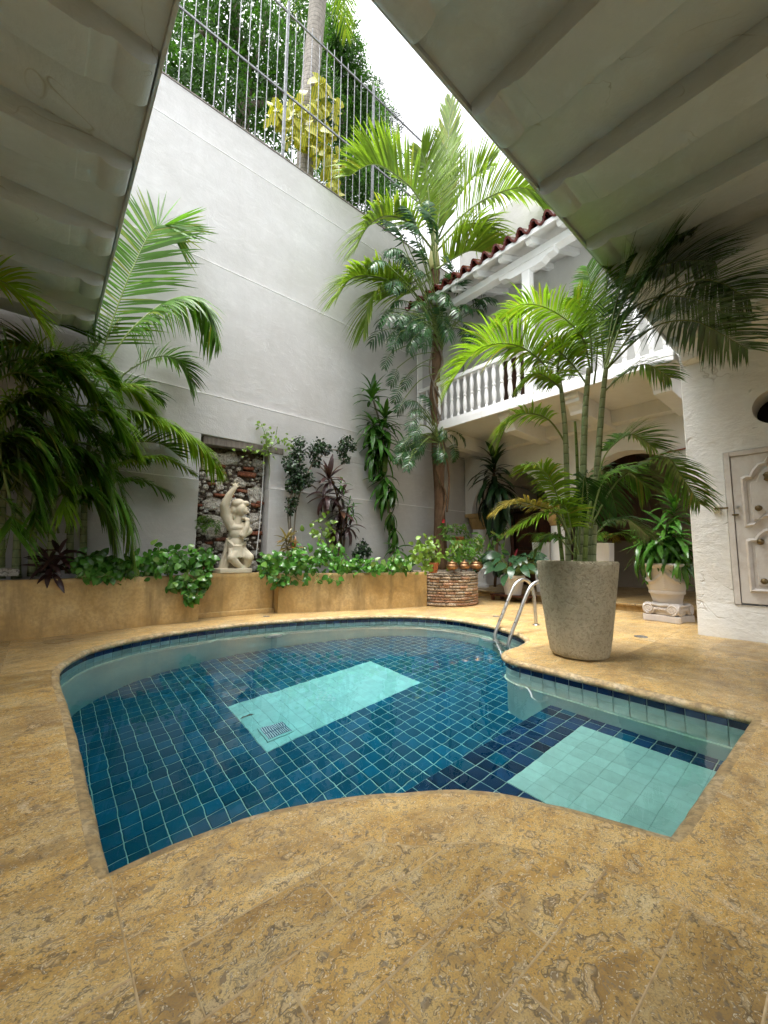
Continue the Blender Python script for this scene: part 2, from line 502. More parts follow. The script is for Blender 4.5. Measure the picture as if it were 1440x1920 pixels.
M['philo'] = leafmat('philodendron_leaf', (.034, .105, .030), .45, .25, .28, yellow=(.05, .13, .05))
M['pothos'] = leafmat('pothos_leaf', (.085, .25, .035), .45, .32, .2, yellow=(.26, .40, .10))
M['drac'] = leafmat('dracaena_leaf', (.060, .175, .024), .45, .32, .25, yellow=(.10, .20, .03))
M['drac_dark'] = leafmat('dracaena_dark_leaf', (.015, .045, .014), .4, .15, .3)
M['cordy'] = leafmat('cordyline_leaf', (.060, .028, .026), .5, .25, .3, yellow=(.12, .06, .03))
M['croton'] = leafmat('croton_leaf', (.22, .17, .03), .6, .3, .3, yellow=(.40, .12, .03))
M['lime'] = leafmat('lime_leaf', (.20, .34, .045), .4, .35, .3)
M['small_dark'] = leafmat('small_dark_leaf', (.024, .060, .022), .5, .2, .35, yellow=(.06, .13, .03))
M['varieg'] = leafmat('variegated_leaf', (.62, .55, .03), .22, .35, .4, vein=((.12, .26, .03), 7., .75), yellow=(.60, .50, .06))
M['tree'] = leafmat('tree_leaf', (.060, .170, .022), .45, .48, .5, yellow=(.10, .22, .04))
M['calathea'] = leafmat('broad_leaf', (.022, .075, .030), .4, .2, .25, vein=((.12, .20, .10), 16., .4))
def bark(name, a, b, ring=0., sc=1.):
    k = NM(name, .85, spec=.25); p = k.pos((4 * sc, 4 * sc, 1.2 * sc))
    nz = k.noise(p, 4, 6, .65, .6)
    c = k.ramp(nz, [(.3, a), (.7, b)]); h = nz
    if ring:
        w = k.n('TexWave', {'Scale': ring, 'Distortion': 1.2, 'Detail': 2.}, bands_direction='Z'); k.t.links.new(k.pos(), w.inputs['Vector'])
        c = k.mix(k.ramp(w.outputs['Fac'], [(.0, .75), (.05, 0.)]), c, tuple(x * .5 for x in a)); h = k.math('ADD', nz, k.ramp(w.outputs['Fac'], [(0., 0.), (.2, .4)]))
    k.col(c); k.bump(h, .7, .02)
    return k.m
M['palmbark'] = bark('ringed_palm_bark', (.20, .185, .16), (.38, .35, .31), 2.4)
M['brownbark'] = bark('fibrous_bark', (.075, .042, .022), (.21, .13, .075))
M['greybark'] = bark('grey_bark', (.12, .10, .075), (.27, .23, .18))
M['cane'] = bark('ringed_cane', (.17, .23, .10), (.34, .36, .20), 3.1)
M['canegreen'] = bark('green_cane', (.10, .16, .04), (.20, .26, .07), 2.6)
M['petiole'] = leafmat('petiole', (.16, .22, .05), .3, .1, .4)
M['crownshaft'] = NM('crownshaft', .45, (.42, .40, .16)).m
# ================================================================== POOL AND DECK
ZC, ZW = -.06, -.11          # underside of the coping, water level
_left = [(.25, 1.61), (.245, 1.95), (.24, 2.6), (.23, 3.3), (.205, 4.1), (.22, 4.45), (.29, 4.75), (.48, 5.15), (.75, 5.40), (1.07, 5.58), (1.44, 5.69), (1.95, 5.75),
         (2.46, 5.73), (3.08, 5.61), (3.6, 5.46), (4.0, 5.31), (4.36, 5.13), (4.65, 4.92), (4.87, 4.65), (5.03, 4.32), (5.08, 3.95), (5.03, 3.5), (4.88, 3.1),
         (4.70, 2.80), (4.45, 2.60), (4.15, 2.52), (3.85, 2.49), (3.66, 2.41), (3.555, 2.26), (3.53, 2.05), (3.52, 1.5), (3.515, .8), (3.52, .49)]
_near = [(1.82, .51), (1.76, .68), (1.69, .85), (1.59, 1.04), (1.46, 1.19), (1.33, 1.285), (1.16, 1.395), (.96, 1.50), (.76, 1.575), (.56, 1.61), (.40, 1.62), (.25, 1.61)]
def resample(pts, step):
    P_ = [Vector(p) for p in pts]; out = [P_[0]]; acc = 0.
    total = sum((b - a).length for a, b in zip(P_, P_[1:])); n = max(1, round(total / step)); st = total / n; want = st
    for a, b in zip(P_, P_[1:]):
        L = (b - a).length
        while want <= acc + L + 1e-9 and len(out) < n:
            out.append(a.lerp(b, (want - acc) / L)); want += st
        acc += L
    out.append(P_[-1]); return out
V2 = lambda l: [Vector((p[0], p[1], 0)) for p in l]
segA = resample(curve(V2(_left), 260), .06)
segB = resample([Vector((3.52, .49, 0)), Vector((1.82, .51, 0))], .06)
segC = resample(curve(V2(_near), 80), .06)
OUT = segA[:-1] + segB[:-1] + segC[:-1]           # clockwise seen from above? handled by the normals below
N_ = len(OUT)
def area2(P_): return sum(P_[i].x * P_[(i + 1) % len(P_)].y - P_[(i + 1) % len(P_)].x * P_[i].y for i in range(len(P_)))
SGN = 1 if area2(OUT) > 0 else -1
def out_normal(i):
    t = (OUT[(i + 1) % N_] - OUT[i - 1]).normalized()
    return Vector((t.y, -t.x, 0)) * SGN
ON = [out_normal(i) for i in range(N_)]
def offset(d): return [OUT[i] + ON[i] * d for i in range(N_)]
def inside(pt, poly):
    c = False; n = len(poly); x, y = pt[0], pt[1]; j = n - 1
    for i in range(n):
        a, b = poly[i], poly[j]
        if (a.y > y) != (b.y > y) and x < (b.x - a.x) * (y - a.y) / (b.y - a.y) + a.x: c = not c
        j = i
    return c

# --- the deck: stone slabs cut round the pool
deck = thing('deck', None, None); tag(deck, kind='structure')
LIP = .045
rim = offset(LIP)
cv = []; ce = []
def cpt(x, y): cv.append(Vector((x, y))); return len(cv) - 1
def cpoly(pts, closed=False):
    ids = [cpt(p[0], p[1]) for p in pts]
    for a, b in zip(ids, ids[1:]): ce.append((a, b))
    if closed: ce.append((ids[-1], ids[0]))
DX0, DX1, DY0, DY1 = -3.2, 9.2, -2.6, 7.05
cpoly([(DX0, DY0), (DX1, DY0), (DX1, DY1), (DX0, DY1)], True)
cpoly([(p.x, p.y) for p in rim], True)
def j(*pts): cpoly(pts)
# near field: rows 0.2 m deep along x
arc = [(.95, 1.18), (1.06, 1.06), (1.1705, .985), (1.2, .965), (1.28, .90), (1.35, .79), (1.46, .59), (1.485, .385), (1.50, .20), (1.50, DY0)]
j(*arc)
j((.245, 1.575), (.245, DY0))
j((DX0, 1.18), (.245, 1.18)); j((.245, 1.18), (.95, 1.18)); j((.68, 1.545), (.68, 1.18)); j((1.42, 1.16), (1.2, .965)); j((1.63, .80), (1.35, .79))
j((.245, .985), (1.1705, .985)); j((.245, .79), (1.35, .79)); j((.245, .59), (1.46, .59)); j((.245, .385), (1.485, .385)); j((.245, .20), (1.50, .20)); j((.245, -.03), (1.5, -.03)); j((.245, -.35), (1.5, -.35)); j((.245, -.9), (1.5, -.9)); j((.245, -1.7), (1.5, -1.7))
for y0, y1, xs in [(1.18, .985, (.35, .73)), (.985, .79, (.52, .90)), (.79, .59, (.39, .70, 1.08)), (.59, .385, (.50, .93, 1.25)), (.385, .20, (.65, 1.05)), (.20, -.03, (.45, .85, 1.22)), (-.03, -.35, (.7, 1.2)), (-.35, -.9, (.8,))]:
    for x in xs: j((x, y0), (x, y1))
j((1.82, .46), (1.5, .12)); j((1.5, -.03), (DX1, -.03)); j((3.57, .44), (3.75, .25), (3.75, -.03))
for x in (2.1, 2.75): j((x, .45), (x, -.03))
for x in (2.4, 3.3, 4.3, 5.4, 6.4): j((x, -.03), (x, DY0))
j((1.5, -.8), (DX1, -.8)); j((1.5, -1.6), (DX1, -1.6))
# left strip
j((-.16, 1.18), (-.16, DY1)); j((-.75, 1.18), (-.75, DY1))
for y in (1.75, 2.3, 2.85, 3.4, 3.95, 4.5): j((-.16, y), (.19, y))
for y in (1.6, 2.2, 2.8, 3.4, 4.0, 4.6, 5.2, 5.8): j((-.75, y), (-.16, y))
for y in (.59, -.03, -.9): j((DX0, y), (.245, y))
for x in (-.4, -1.1): j((x, 1.18), (x, .59)); j((x + .3, .59), (x + .3, -.03))
# right terrace and far strip
for x in (3.95, 4.7, 5.6, 6.5, 7.4): j((x, -.03), (x, 1.6 if x < 4.9 else 2.4))
j((3.95, 1.6), (4.7, 1.6)); j((3.57, 1.1), (6.5, 1.1)); j((4.7, 1.6), (9.2, 1.62)); j((4.95, 2.4), (9.2, 2.4)); j((5.6, 2.4), (5.6, 4.0)); j((6.5, 2.4), (6.5, 4.9)); j((7.4, 2.4), (7.4, 5.0))
j((5.13, 3.9), (9.2, 3.9)); j((5.0, 4.5), (5.9, 5.2)); j((4.1, 5.32), (4.35, 5.9)); j((3.1, 5.66), (3.2, 6.4)); j((2.0, 5.8), (2.0, 6.6)); j((1.05, 5.62), (1.0, 6.4)); j((.45, 5.17), (.2, 6.3))
vo, eo, fo, ov, oe, of = geometry.delaunay_2d_cdt(cv, ce, [], 0, 1e-5)
bed = MB()
bed.add([(p.x, p.y, -.005) for p in vo], [tuple(f) for f in fo if not inside(sum((vo[i] for i in f), Vector((0, 0))) / 3, rim)])
bed.build('grout_bed', M['grout'], deck)
con = {tuple(sorted(eo[i])) for i in range(len(eo)) if oe[i]}
edge_f = {}
for fi, f in enumerate(fo):
    for a, b in zip(f, f[1:] + f[:1]): edge_f.setdefault(tuple(sorted((a, b))), []).append(fi)
seen = [False] * len(fo); nslab = 0
for s0 in range(len(fo)):
    if seen[s0]: continue
    st = [s0]; seen[s0] = True; reg = []
    while st:
        q = st.pop(); reg.append(q)
        f = fo[q]
        for a, b in zip(f, f[1:] + f[:1]):
            e = tuple(sorted((a, b)))
            if e in con: continue
            for g in edge_f[e]:
                if not seen[g]: seen[g] = True; st.append(g)
    c0 = sum((vo[i] for i in fo[reg[0]]), Vector((0, 0))) / 3
    if inside(c0, rim) or not (DX0 < c0.x < DX1 and DY0 < c0.y < DY1): continue
    bm = bmesh.new(); vm = {}
    for q in reg:
        f3 = []
        for i in fo[q]:
            if i not in vm: vm[i] = bm.verts.new((vo[i].x, vo[i].y, 0))
            f3.append(vm[i])
        try: bm.faces.new(f3)
        except ValueError: pass
    bmesh.ops.recalc_face_normals(bm, faces=bm.faces)
    for f in bm.faces:
        if f.normal.z < 0: f.normal_flip()
    if sum(f.calc_area() for f in bm.faces) < 1e-4: bm.free(); continue
    top = list(bm.faces)
    dz = rnd.uniform(-.0012, .0012)
    r_ = bmesh.ops.inset_region(bm, faces=top, thickness=.0034, depth=0., use_even_offset=False, use_boundary=True)
    for f in r_['faces']: f.material_index = 1
    topset = set(top)
    for v in bm.verts:
        v.co.z = dz if all(f in topset or f.material_index == 0 for f in v.link_faces) or any(f in topset for f in v.link_faces) else -.0014
    me = bpy.data.meshes.new('slab'); bm.to_mesh(me); bm.free()
    me.materials.append(M['deck']); me.materials.append(M['grout'])
    link('slab', me, deck); nslab += 1

# --- coping: rounded nosing stones round the pool
prof = [(.05, 0.), (.03, -.001), (.012, -.006), (.001, -.018), (-.004, -.032), (.002, -.048), (.014, -.058), (.035, ZC), (.09, ZC)]
coping = thing('coping', None, None); tag(coping, kind='structure')
i = 0
while i < N_:
    ln = min(rnd.randint(8, 12), N_ - i)
    if N_ - i - ln < 4: ln = N_ - i
    mb = MB(); v = []; f = []
    for q in range(ln + 1):
        a = OUT[(i + q) % N_]; nn = ON[(i + q) % N_]
        sh = .002 if q in (0, ln) else 0.
        for (d, z) in prof:
            wob = .004 * mnoise.noise(Vector((a.x * 5, a.y * 5, z * 20 + d * 8)))
            v.append(a + nn * (d + wob + sh) + Vector((0, 0, z if z == 0. or z == ZC else z - sh)))
    m_ = len(prof)
    for q in range(ln):
        for w in range(m_ - 1): f.append((q * m_ + w, q * m_ + w + 1, (q + 1) * m_ + w + 1, (q + 1) * m_ + w))
    mb.add(v, f); mb.build('coping_stone', M['coping'], coping, smooth=True)
    i += ln

# --- basin
pool = thing('pool_basin', None, None); tag(pool, kind='structure')
wall_o = offset(.04)
SHELF = 1.864
def floor_z(x, y):
    deep = -1.66 + .10 * x
    return -.76 if y < SHELF else deep
mb = MB(); v = []; f = []
zs = [ZC - .001, -.5, -.515, -1.0, -1.75]
offs = [0., 0., .004, .004, .004]
for i in range(N_):
    for z, o_ in zip(zs, offs): v.append(wall_o[i] + ON[i] * (o_ + .008) + Vector((0, 0, z)))
for i in range(N_):
    a, b = i * 5, ((i + 1) % N_) * 5
    for w in range(4): f.append((a + w, b + w, b + w + 1, a + w + 1))
mb.add(v, f); mb.build('pool_wall', M['plpool'], pool, smooth=True)
# bead of mortar under the tiled band
mb = MB(); v = []; f = []
bp_ = [(.008, -.492), (-.012, -.497), (-.014, -.507), (.008, -.513)]
for i in range(N_):
    for d, z in bp_: v.append(wall_o[i] + ON[i] * d + Vector((0, 0, z)))
for i in range(N_):
    a, b = i * 4, ((i + 1) % N_) * 4
    for w in range(3): f.append((a + w, b + w, b + w + 1, a + w + 1))
mb.add(v, f); mb.build('mortar_bead', M['tgrout'], pool)
# floor bed
mb = MB(); NXg, NYg = 66, 72; x0, x1, y0, y1 = 0., 5.3, SHELF + .001, 6.0
v = []
for a in range(NXg + 1):
    for b in range(NYg + 1):
        x = x0 + (x1 - x0) * a / NXg; y = y0 + (y1 - y0) * b / NYg
        v.append((x, y, floor_z(x, y) - .004))
mb.add(v, [(a * (NYg + 1) + b, (a + 1) * (NYg + 1) + b, (a + 1) * (NYg + 1) + b + 1, a * (NYg + 1) + b + 1) for a in range(NXg) for b in range(NYg)])
mb.add([(0, .3, -.764), (5.3, .3, -.764), (5.3, SHELF, -.764), (0, SHELF, -.764), (0, SHELF, -1.8), (5.3, SHELF, -1.8)], [(0, 1, 2, 3), (3, 2, 5, 4)])
mb.build('floor_grout', M['tgrout'], pool)
# floor tiles
PT = .118
def tile_mesh(name, sx, sy, mat, g=.006, h=.006, c=.004):
    mb = MB(); a, b = sx / 2 - g / 2, sy / 2 - g / 2
    mb.add([(-a, -b, 0), (a, -b, 0), (a, b, 0), (-a, b, 0), (-a + c, -b + c, h), (a - c, -b + c, h), (a - c, b - c, h), (-a + c, b - c, h)],
           [(4, 5, 6, 7), (0, 1, 5, 4), (1, 2, 6, 5), (2, 3, 7, 6), (3, 0, 4, 7)])
    return mb.mesh(name, mat)
me_blue = tile_mesh('tile', PT, PT, M['blue']); me_aqua = tile_mesh('tile', PT, PT, M['aqua'], .0003, .006, .0007); me_navyf = tile_mesh('tile', PT, PT, M['shelf'])
PAN1 = (1.62, 3.46, 3.345, 4.30); PAN2 = (2.27, 3.36, .45, 1.475)
cells = []
gx0, gy0 = .20, SHELF - .118 * 15
wall_big = offset(.10)
for a in range(0, 44):
    for b in range(0, 50):
        x = gx0 + PT * (a + .5); y = gy0 + PT * (b + .5)
        if not inside((x, y), wall_big): continue
        z = floor_z(x, y)
        nrm = Vector((-.10 if y > SHELF else 0., 0, 1)).normalized()
        in1 = PAN1[0] < x < PAN1[1] and PAN1[2] < y < PAN1[3]
        in2 = PAN2[0] < x < PAN2[1] and PAN2[2] < y < PAN2[3]
        mat_ = 'aqua' if in1 or in2 else ('navyf' if z > -.95 and (a * 7 + b * 5) % 9 else 'blue')
        d = math.hypot(x, y) + (0 if z < -1 else -.3)
        cells.append((d, x, y, z, nrm, mat_))
cells.sort(key=lambda t: t[0])
near_n = {'aqua': 0, 'blue': 0, 'navyf': 0}
rest = {'aqua': MB(), 'blue': MB(), 'navyf': MB()}
meshes = {'aqua': me_aqua, 'blue': me_blue, 'navyf': me_navyf}
count = 0
for d, x, y, z, nrm, mt in cells:
    me = meshes[mt]
    Mx = frame(Vector((x, y, z)), Vector((0, 1, 0)) - nrm * nrm.y, nrm)
    Mx = Mx @ Matrix.Rotation(rnd.uniform(-.003, .003), 4, 'Z')
    if count < 290:
        inst('tile', me, pool, Mx); count += 1
    else:
        rest[mt].add([Mx @ v_.co for v_ in me.vertices], [tuple(q.vertices) for q in me.polygons])
for mt, mb in rest.items():
    if mb.v: tag(mb.build('far_floor_tiles', M[{'aqua': 'aqua', 'blue': 'blue', 'navyf': 'shelf'}[mt]], pool), kind='stuff')
# waterline tiles and the pale rows beneath
me_wl = tile_mesh('waterline_tile', .116, .056, M['navy'], .004, .007)
me_wa = tile_mesh('wall_tile', .116, .182, M['aquawall'], .003, .004)
total = sum((OUT[(i + 1) % N_] - OUT[i]).length for i in range(N_))
ring = [p.copy() for p in wall_o] + [wall_o[0].copy()]
rs_ = resample(ring, .1175)
wcount = 0; wrest = MB()
for q in range(len(rs_) - 1):
    a, b = rs_[q], rs_[q + 1]
    t = (b - a).normalized(); nn = Vector((t.y, -t.x, 0)) * SGN
    mid = (a + b) / 2
    sc_ = (b - a).length / .116
    for me, zc in ((me_wl, ZC - .028), (me_wa, -.21), (me_wa, -.394)):
        # local x along t, local y up, local z to the water
        z_ = -nn; x_ = Vector((0, 0, 1)).cross(z_)
        Mx = Matrix(((x_.x * sc_, 0, z_.x, mid.x), (x_.y * sc_, 0, z_.y, mid.y), (x_.z * sc_, 1, z_.z, zc), (0, 0, 0, 1)))
        if me is me_wl: inst('waterline_tile', me, pool, Mx)
        else: wrest.add([Mx @ v_.co for v_ in me.vertices], [tuple(p_.vertices) for p_ in me.polygons])
tag(wrest.build('wall_tiles', M['aquawall'], pool), kind='stuff')
# water body: top at ZW, sides and bottom behind the basin
mb = MB(); wp_ = offset(.036); wb_ = offset(.25)
tv = geometry.delaunay_2d_cdt([Vector((p.x, p.y)) for p in wp_], [(i, (i + 1) % N_) for i in range(N_)], [list(range(N_))], 1, 1e-6)
mb.add([(p.x, p.y, ZW) for p in tv[0]], [tuple(f) for f in tv[2]])
nb = len(tv[0])
v = [(p.x, p.y, ZW) for p in wp_] + [(p.x, p.y, ZW - .02) for p in wb_] + [(p.x, p.y, -2.2) for p in wb_]
f = []
for i in range(N_):
    i2 = (i + 1) % N_
    f += [(i, i2, N_ + i2, N_ + i), (N_ + i, N_ + i2, 2 * N_ + i2, 2 * N_ + i)]
mb.add(v, f); mb.add([(p.x, p.y, -2.2) for p in wb_], [tuple(range(N_))])
me = mb.mesh('pool_water', M['water'])
bm = bmesh.new(); bm.from_mesh(me); bmesh.ops.remove_doubles(bm, verts=bm.verts, dist=1e-4); bmesh.ops.recalc_face_normals(bm, faces=bm.faces); bm.to_mesh(me); bm.free()
tag(link('water', me), kind='structure')
# main drain grate, return fittings, skimmer mouth
dr = thing('pool_drain', 'square white slotted drain grate on the pale panel of the pool floor', 'drain', (1.80, 3.62, floor_z(1.8, 3.62) + .008))
x, y, z = dr.location
mb = MB(); mb.box(x - .13, x + .13, y - .12, y + .12, z, z + .018); mb.build('frame', M['aqua'], dr, bevel=.006)
mb = MB()
for a in range(11):
    xx = x - .105 + a * .02
    mb.box(xx, xx + .009, y - .1, y - .006, z + .017, z + .026); mb.box(xx, xx + .009, y + .006, y + .1, z + .017, z + .026)
mb.build('slats', M['whitepot'], dr)
mb = MB(); mb.box(x - .108, x + .115, y - .102, y + .102, z + .0165, z + .0185); mb.build('slot_shadow', M['navy'], dr)
for (xx, yy, lab) in ((2.75, 5.69, 'round white underwater lamp on the far pool wall below the statue'), (5.0, 3.55, 'round white underwater lamp on the pool wall beside the ladder')):
    qi = min(range(N_), key=lambda i: (OUT[i] - Vector((xx, yy, 0))).length)
    b0 = wall_o[qi] - ON[qi] * .004 + Vector((0, 0, -.66)); nn = -ON[qi]
    t = thing('underwater_lamp', lab, 'pool lamp', b0, 'underwater lamps on the pool wall')
    def disc(prof_, mat, nm, seg=24):
        mb = MB(); ax = nn; s_ = Vector((0, 0, 1)).cross(ax).normalized(); u_ = Vector((0, 0, 1)); v = []; f = []
        for (r, d) in prof_:
            for w in range(seg):
                an = 2 * PI * w / seg; v.append(b0 + ax * d + (s_ * math.cos(an) + u_ * math.sin(an)) * r)
        m2 = len(prof_)
        for a in range(m2 - 1):
            for w in range(seg): f.append((a * seg + w, a * seg + (w + 1) % seg, (a + 1) * seg + (w + 1) % seg, (a + 1) * seg + w))
        f.append(tuple(range((m2 - 1) * seg, m2 * seg)))
        mb.add(v, f); mb.build(nm, mat, t, smooth=True)
    disc([(.16, 0), (.16, .02), (.13, .035), (.12, .03)], M['aqua'], 'rim')
    disc([(.12, .028), (.08, .045), (.02, .05)], M['whitepot'], 'lens')
# motif of small dark squares set in the pale panel
mo = thing('floor_motif', 'dark diamond motif inlaid in the middle of the pale pool panel', 'floor inlay', (2.52, 3.86, floor_z(2.52, 3.86) + .008))
for a in range(-3, 4):
    for b in range(-3, 4):
        if abs(a) + abs(b) <= 3 and (a, b) != (0, 0) and (a + b) % 2 == 1:
            mb = MB(); cx, cy_ = 2.52 + a * .04, 3.86 + b * .04; zz = floor_z(2.52, 3.86) + .007
            mb.box(cx - .017, cx + .017, cy_ - .017, cy_ + .017, zz, zz + .004); mb.build('inlay', M['plpool'], mo)
mb = MB(); lf = [(1.62, 4.02), (1.66, 4.05), (1.72, 4.05), (1.76, 4.02), (1.71, 4.03), (1.66, 4.03)]; zz = floor_z(1.7, 4.) + .012
mb.prism([(x_, y_, zz) for x_, y_ in lf], (0, 0, .004)); tag(mb.build('sunken_leaf', M['brownbark']), 'single brown leaf lying on the pale pool panel', 'leaf')

# ================================================================== LONG WALL
lw = thing('courtyard_wall', 'tall pale grey plastered wall with stepped courses behind the planters', 'wall', (3, 7, 0))
NX0, NX1, NZ1 = 1.93, 3.16, 2.98      # niche opening
mb = MB()
def course(y, z0, z1):
    mb.box(-4.5, 9.7, y, 7.42, z0, z1)
def course_niche(y, z0, z1):
    mb.box(-4.5, NX0, y, 7.42, z0, z1); mb.box(NX1, 9.7, y, 7.42, z0, z1); mb.box(NX0, NX1, 7.26, 7.42, z0, z1)
course_niche(6.945, 0, 2.185); course_niche(6.975, 2.185, NZ1); course(6.975, NZ1, 3.68); course(7.0, 3.68, 6.08); course(7.022, 6.08, 8.33); course(7.04, 8.33, 9.08)
mb.build('plaster_face', M['wall'], lw, bevel=.012)
mb = MB(); mb.box(-4.5, 9.7, 7.03, 7.44, 9.082, 9.11); mb.build('wall_cap', M['oldwood'], lw)
for z, y in ((2.185, 6.945), (3.68, 6.975), (6.08, 7.0), (8.33, 7.022)):
    mb = MB()
    if z < NZ1: mb.box(-4.4, NX0 - .01, y - .004, y + .05, z, z + .012); mb.box(NX1 + .01, 9.6, y - .004, y + .05, z, z + .012)
    else: mb.box(-4.4, 9.6, y - .004, y + .05, z, z + .012)
    mb.build('ledge', M['trim'], lw, bevel=.004)
# niche: rubble masonry
ni = thing('rubble_niche', 'exposed masonry of coral stones and red bricks in a recess behind the statue', 'masonry', ((NX0 + NX1) / 2, 7.25, .6))
mb = MB(); mb.box(NX0 + .003, NX1 - .003, 7.22, 7.258, .5, NZ1 - .003); mb.build('mortar_bed', M['rubblebed'], ni)
def rock(seed, sub=2, amp=.34):
    bm = bmesh.new(); bmesh.ops.create_icosphere(bm, subdivisions=sub, radius=1)
    for v in bm.verts:
        n1 = mnoise.noise(v.co * 1.3 + Vector((seed * 7.3, 0, 0))); n2 = mnoise.noise(v.co * 3.4 + Vector((0, seed * 5.1, 0)))
        d = v.co.normalized(); q = 1 + amp * n1 + amp * .5 * n2
        v.co = Vector((math.copysign(abs(d.x) ** .7, d.x), math.copysign(abs(d.y) ** .7, d.y), math.copysign(abs(d.z) ** .7, d.z))) * q
    me = bpy.data.meshes.new('stone'); bm.to_mesh(me); bm.free(); return me
rocks = [rock(i, 3, .42) for i in range(7)]
for r_ in rocks: r_.materials.append(M['rubble'])
def brickmesh(nm, mat):
    bm = bmesh.new(); bmesh.ops.create_cube(bm, size=2); bmesh.ops.subdivide_edges(bm, edges=bm.edges, cuts=2, use_grid_fill=True)
    for v in bm.verts:
        v.co *= 1 + .06 * mnoise.noise(v.co * 1.7 + Vector((len(nm), 3, 1)))
        q = max(abs(v.co.x), abs(v.co.z))
        v.co.x *= .97 if abs(v.co.z) > .9 else 1
    me = bpy.data.meshes.new('brick'); bm.to_mesh(me); bm.free(); me.materials.append(mat)
    me.polygons.foreach_set('use_smooth', [True] * len(me.polygons)); return me
nbrick = brickmesh('brick', M['brick'])
placed = []
def try_stone(cx, cz, rx, rz, kind):
    for (a, b, c_, d_) in placed:
        if abs(cx - a) < (rx + c_) * .86 and abs(cz - b) < (rz + d_) * .86: return False
    if cx - rx < NX0 - .02 or cx + rx > NX1 + .02 or cz + rz > NZ1 - .16 or cz - rz < .58: return False
    placed.append((cx, cz, rx, rz))
    if kind == 's':
        Mx = Matrix.Translation((cx, 7.215, cz)) @ Matrix.Rotation(rnd.uniform(-.3, .3), 4, 'Y') @ Matrix.Diagonal((rx * .92, rnd.uniform(.05, .085), rz * .92, 1)) @ Matrix.Rotation(rnd.choice((0, PI / 2, PI)), 4, 'Y')
        inst('stone', rnd.choice(rocks), ni, Mx)
    else:
        Mx = Matrix.Translation((cx, 7.20, cz)) @ Matrix.Rotation(rnd.uniform(-.1, .1), 4, 'Y') @ Matrix.Diagonal((rx, .05, rz, 1))
        inst('brick', nbrick, ni, Mx)
    return True
for (px, py, wpx, hpx, kd) in [(393, 910, 42, 34, 's'), (475, 868, 60, 30, 's'), (430, 860, 30, 30, 's'), (396, 985, 44, 42, 's'), (450, 905, 20, 20, 's'), (482, 955, 34, 36, 's'), (384, 870, 26, 24, 's'), (427, 893, 26, 18, 's'), (468, 905, 14, 14, 's'), (398, 945, 28, 28, 's'), (486, 1020, 34, 24, 's'), (480, 985, 22, 18, 's'),
                               (390, 880, 34, 12, 'b'), (430, 845, 32, 13, 'b'), (462, 890, 26, 10, 'b'), (488, 896, 30, 10, 'b'), (475, 1000, 24, 8, 'b'), (478, 1040, 26, 10, 'b'), (405, 955, 14, 14, 'b'), (474, 990, 14, 10, 'b'), (447, 838, 28, 10, 'b')]:
    c_ = Py(px, py, 7.2); try_stone(c_.x, c_.z, wpx * 7.2 / 751 * .66, hpx * 6.6 / 751 * .5, kd)
for q in range(1500):
    b_ = rnd.random() < .09
    big = rnd.random()
    rx = rnd.uniform(.05, .11) if b_ else ((.03 + .14 * big ** 1.3) if q < 260 else .022 + .05 * big * big)
    rz = rnd.uniform(.02, .032) if b_ else rx * rnd.uniform(.6, .95)
    try_stone(rnd.uniform(NX0, NX1), rnd.uniform(.6, NZ1 - .14), rx, rz, 'b' if b_ else 's')
mb = MB(); mb.prism([(NX0 + .05, 7.02, 2.83), (3.42, 6.955, 2.87), (3.42, 6.955, 2.985), (NX0 + .05, 7.02, 2.975)], (0, .2, 0))
mb.build('lintel', M['oldwood'], ni, bevel=.012)
mb = MB(); mb.tube(curve([(3.10, 7.12, 2.9), (3.09, 7.1, 2.2), (3.06, 7.09, 1.5), (3.02, 7.1, .9)], 20), .008, 6); tag(mb.build('hose', M['trim'], None, smooth=True), 'thin white hose hanging down the right edge of the stone niche', 'hose')

# ================================================================== FENCE ON THE WALL
fe = thing('security_fence', 'galvanised bar fence standing along the top of the grey wall', 'fence', (4, 7.2, 9.11))
for q in range(-12, 34):
    x = 1.26 + .2008 * q
    if q % 12 == 10: continue
    mb = MB(); mb.tube([(x, 7.2, 9.10), (x, 7.2, 12.98)], .0095, 6); mb.build('bar', M['galv'], fe)
for q in (-1, 0, 1, 2):
    x = 3.268 + 2.41 * q
    mb = MB(); mb.box(x - .028, x + .028, 7.172, 7.228, 9.10, 13.05); mb.build('post', M['galv'], fe, bevel=.006)
for z in (10.79, 12.78):
    mb = MB(); mb.box(-1.2, 8.0, 7.186, 7.214, z - .02, z + .02); mb.build('rail', M['galv'], fe)

# ================================================================== GALLERY OVERHANGS (left along y, right along x)
def joist_profile(L, d=.195, w=0.):
    """(distance from the edge, depth below the soffit): carved head, then the straight beam"""
    return [(.015, .10), (.03, .125), (.06, .15), (.10, .165), (.15, .168), (.19, .158), (.215, .138), (.25, .138), (.275, .155), (.31, .168), (.345, .172), (.35, d - .012), (.40, d), (L, d)]
ZS = 4.10
lo = thing('left_gallery', 'dark underside of the left gallery with carved white joists', 'gallery', (.36, 4, ZS))
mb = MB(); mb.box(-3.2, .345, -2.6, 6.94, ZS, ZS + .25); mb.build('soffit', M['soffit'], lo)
mb = MB(); mb.box(.347, .372, 1.5, 6.93, ZS - .035, ZS + .22); mb.build('edge_board', M['soffit'], lo, bevel=.006)
yj = 2.74 - .905 * 5
while yj < 6.7:
    if yj < 6.8:
        mb = MB(); pr = [(.335, 0.)] + [(.345 - a, b) for a, b in joist_profile(3.5)] + [(.345 - 3.5, 0.)]
        jw = .155
        mb.prism([(x, yj - jw, ZS + .01 - b) for x, b in pr], (0, 2 * jw, 0)); mb.build('joist', M['soffit'], lo, bevel=.025, smooth=True, auto=35)
    yj += .905
ro = thing('right_gallery', 'pale underside of the right gallery with three carved joists overhead', 'gallery', (4, 1.45, ZS))
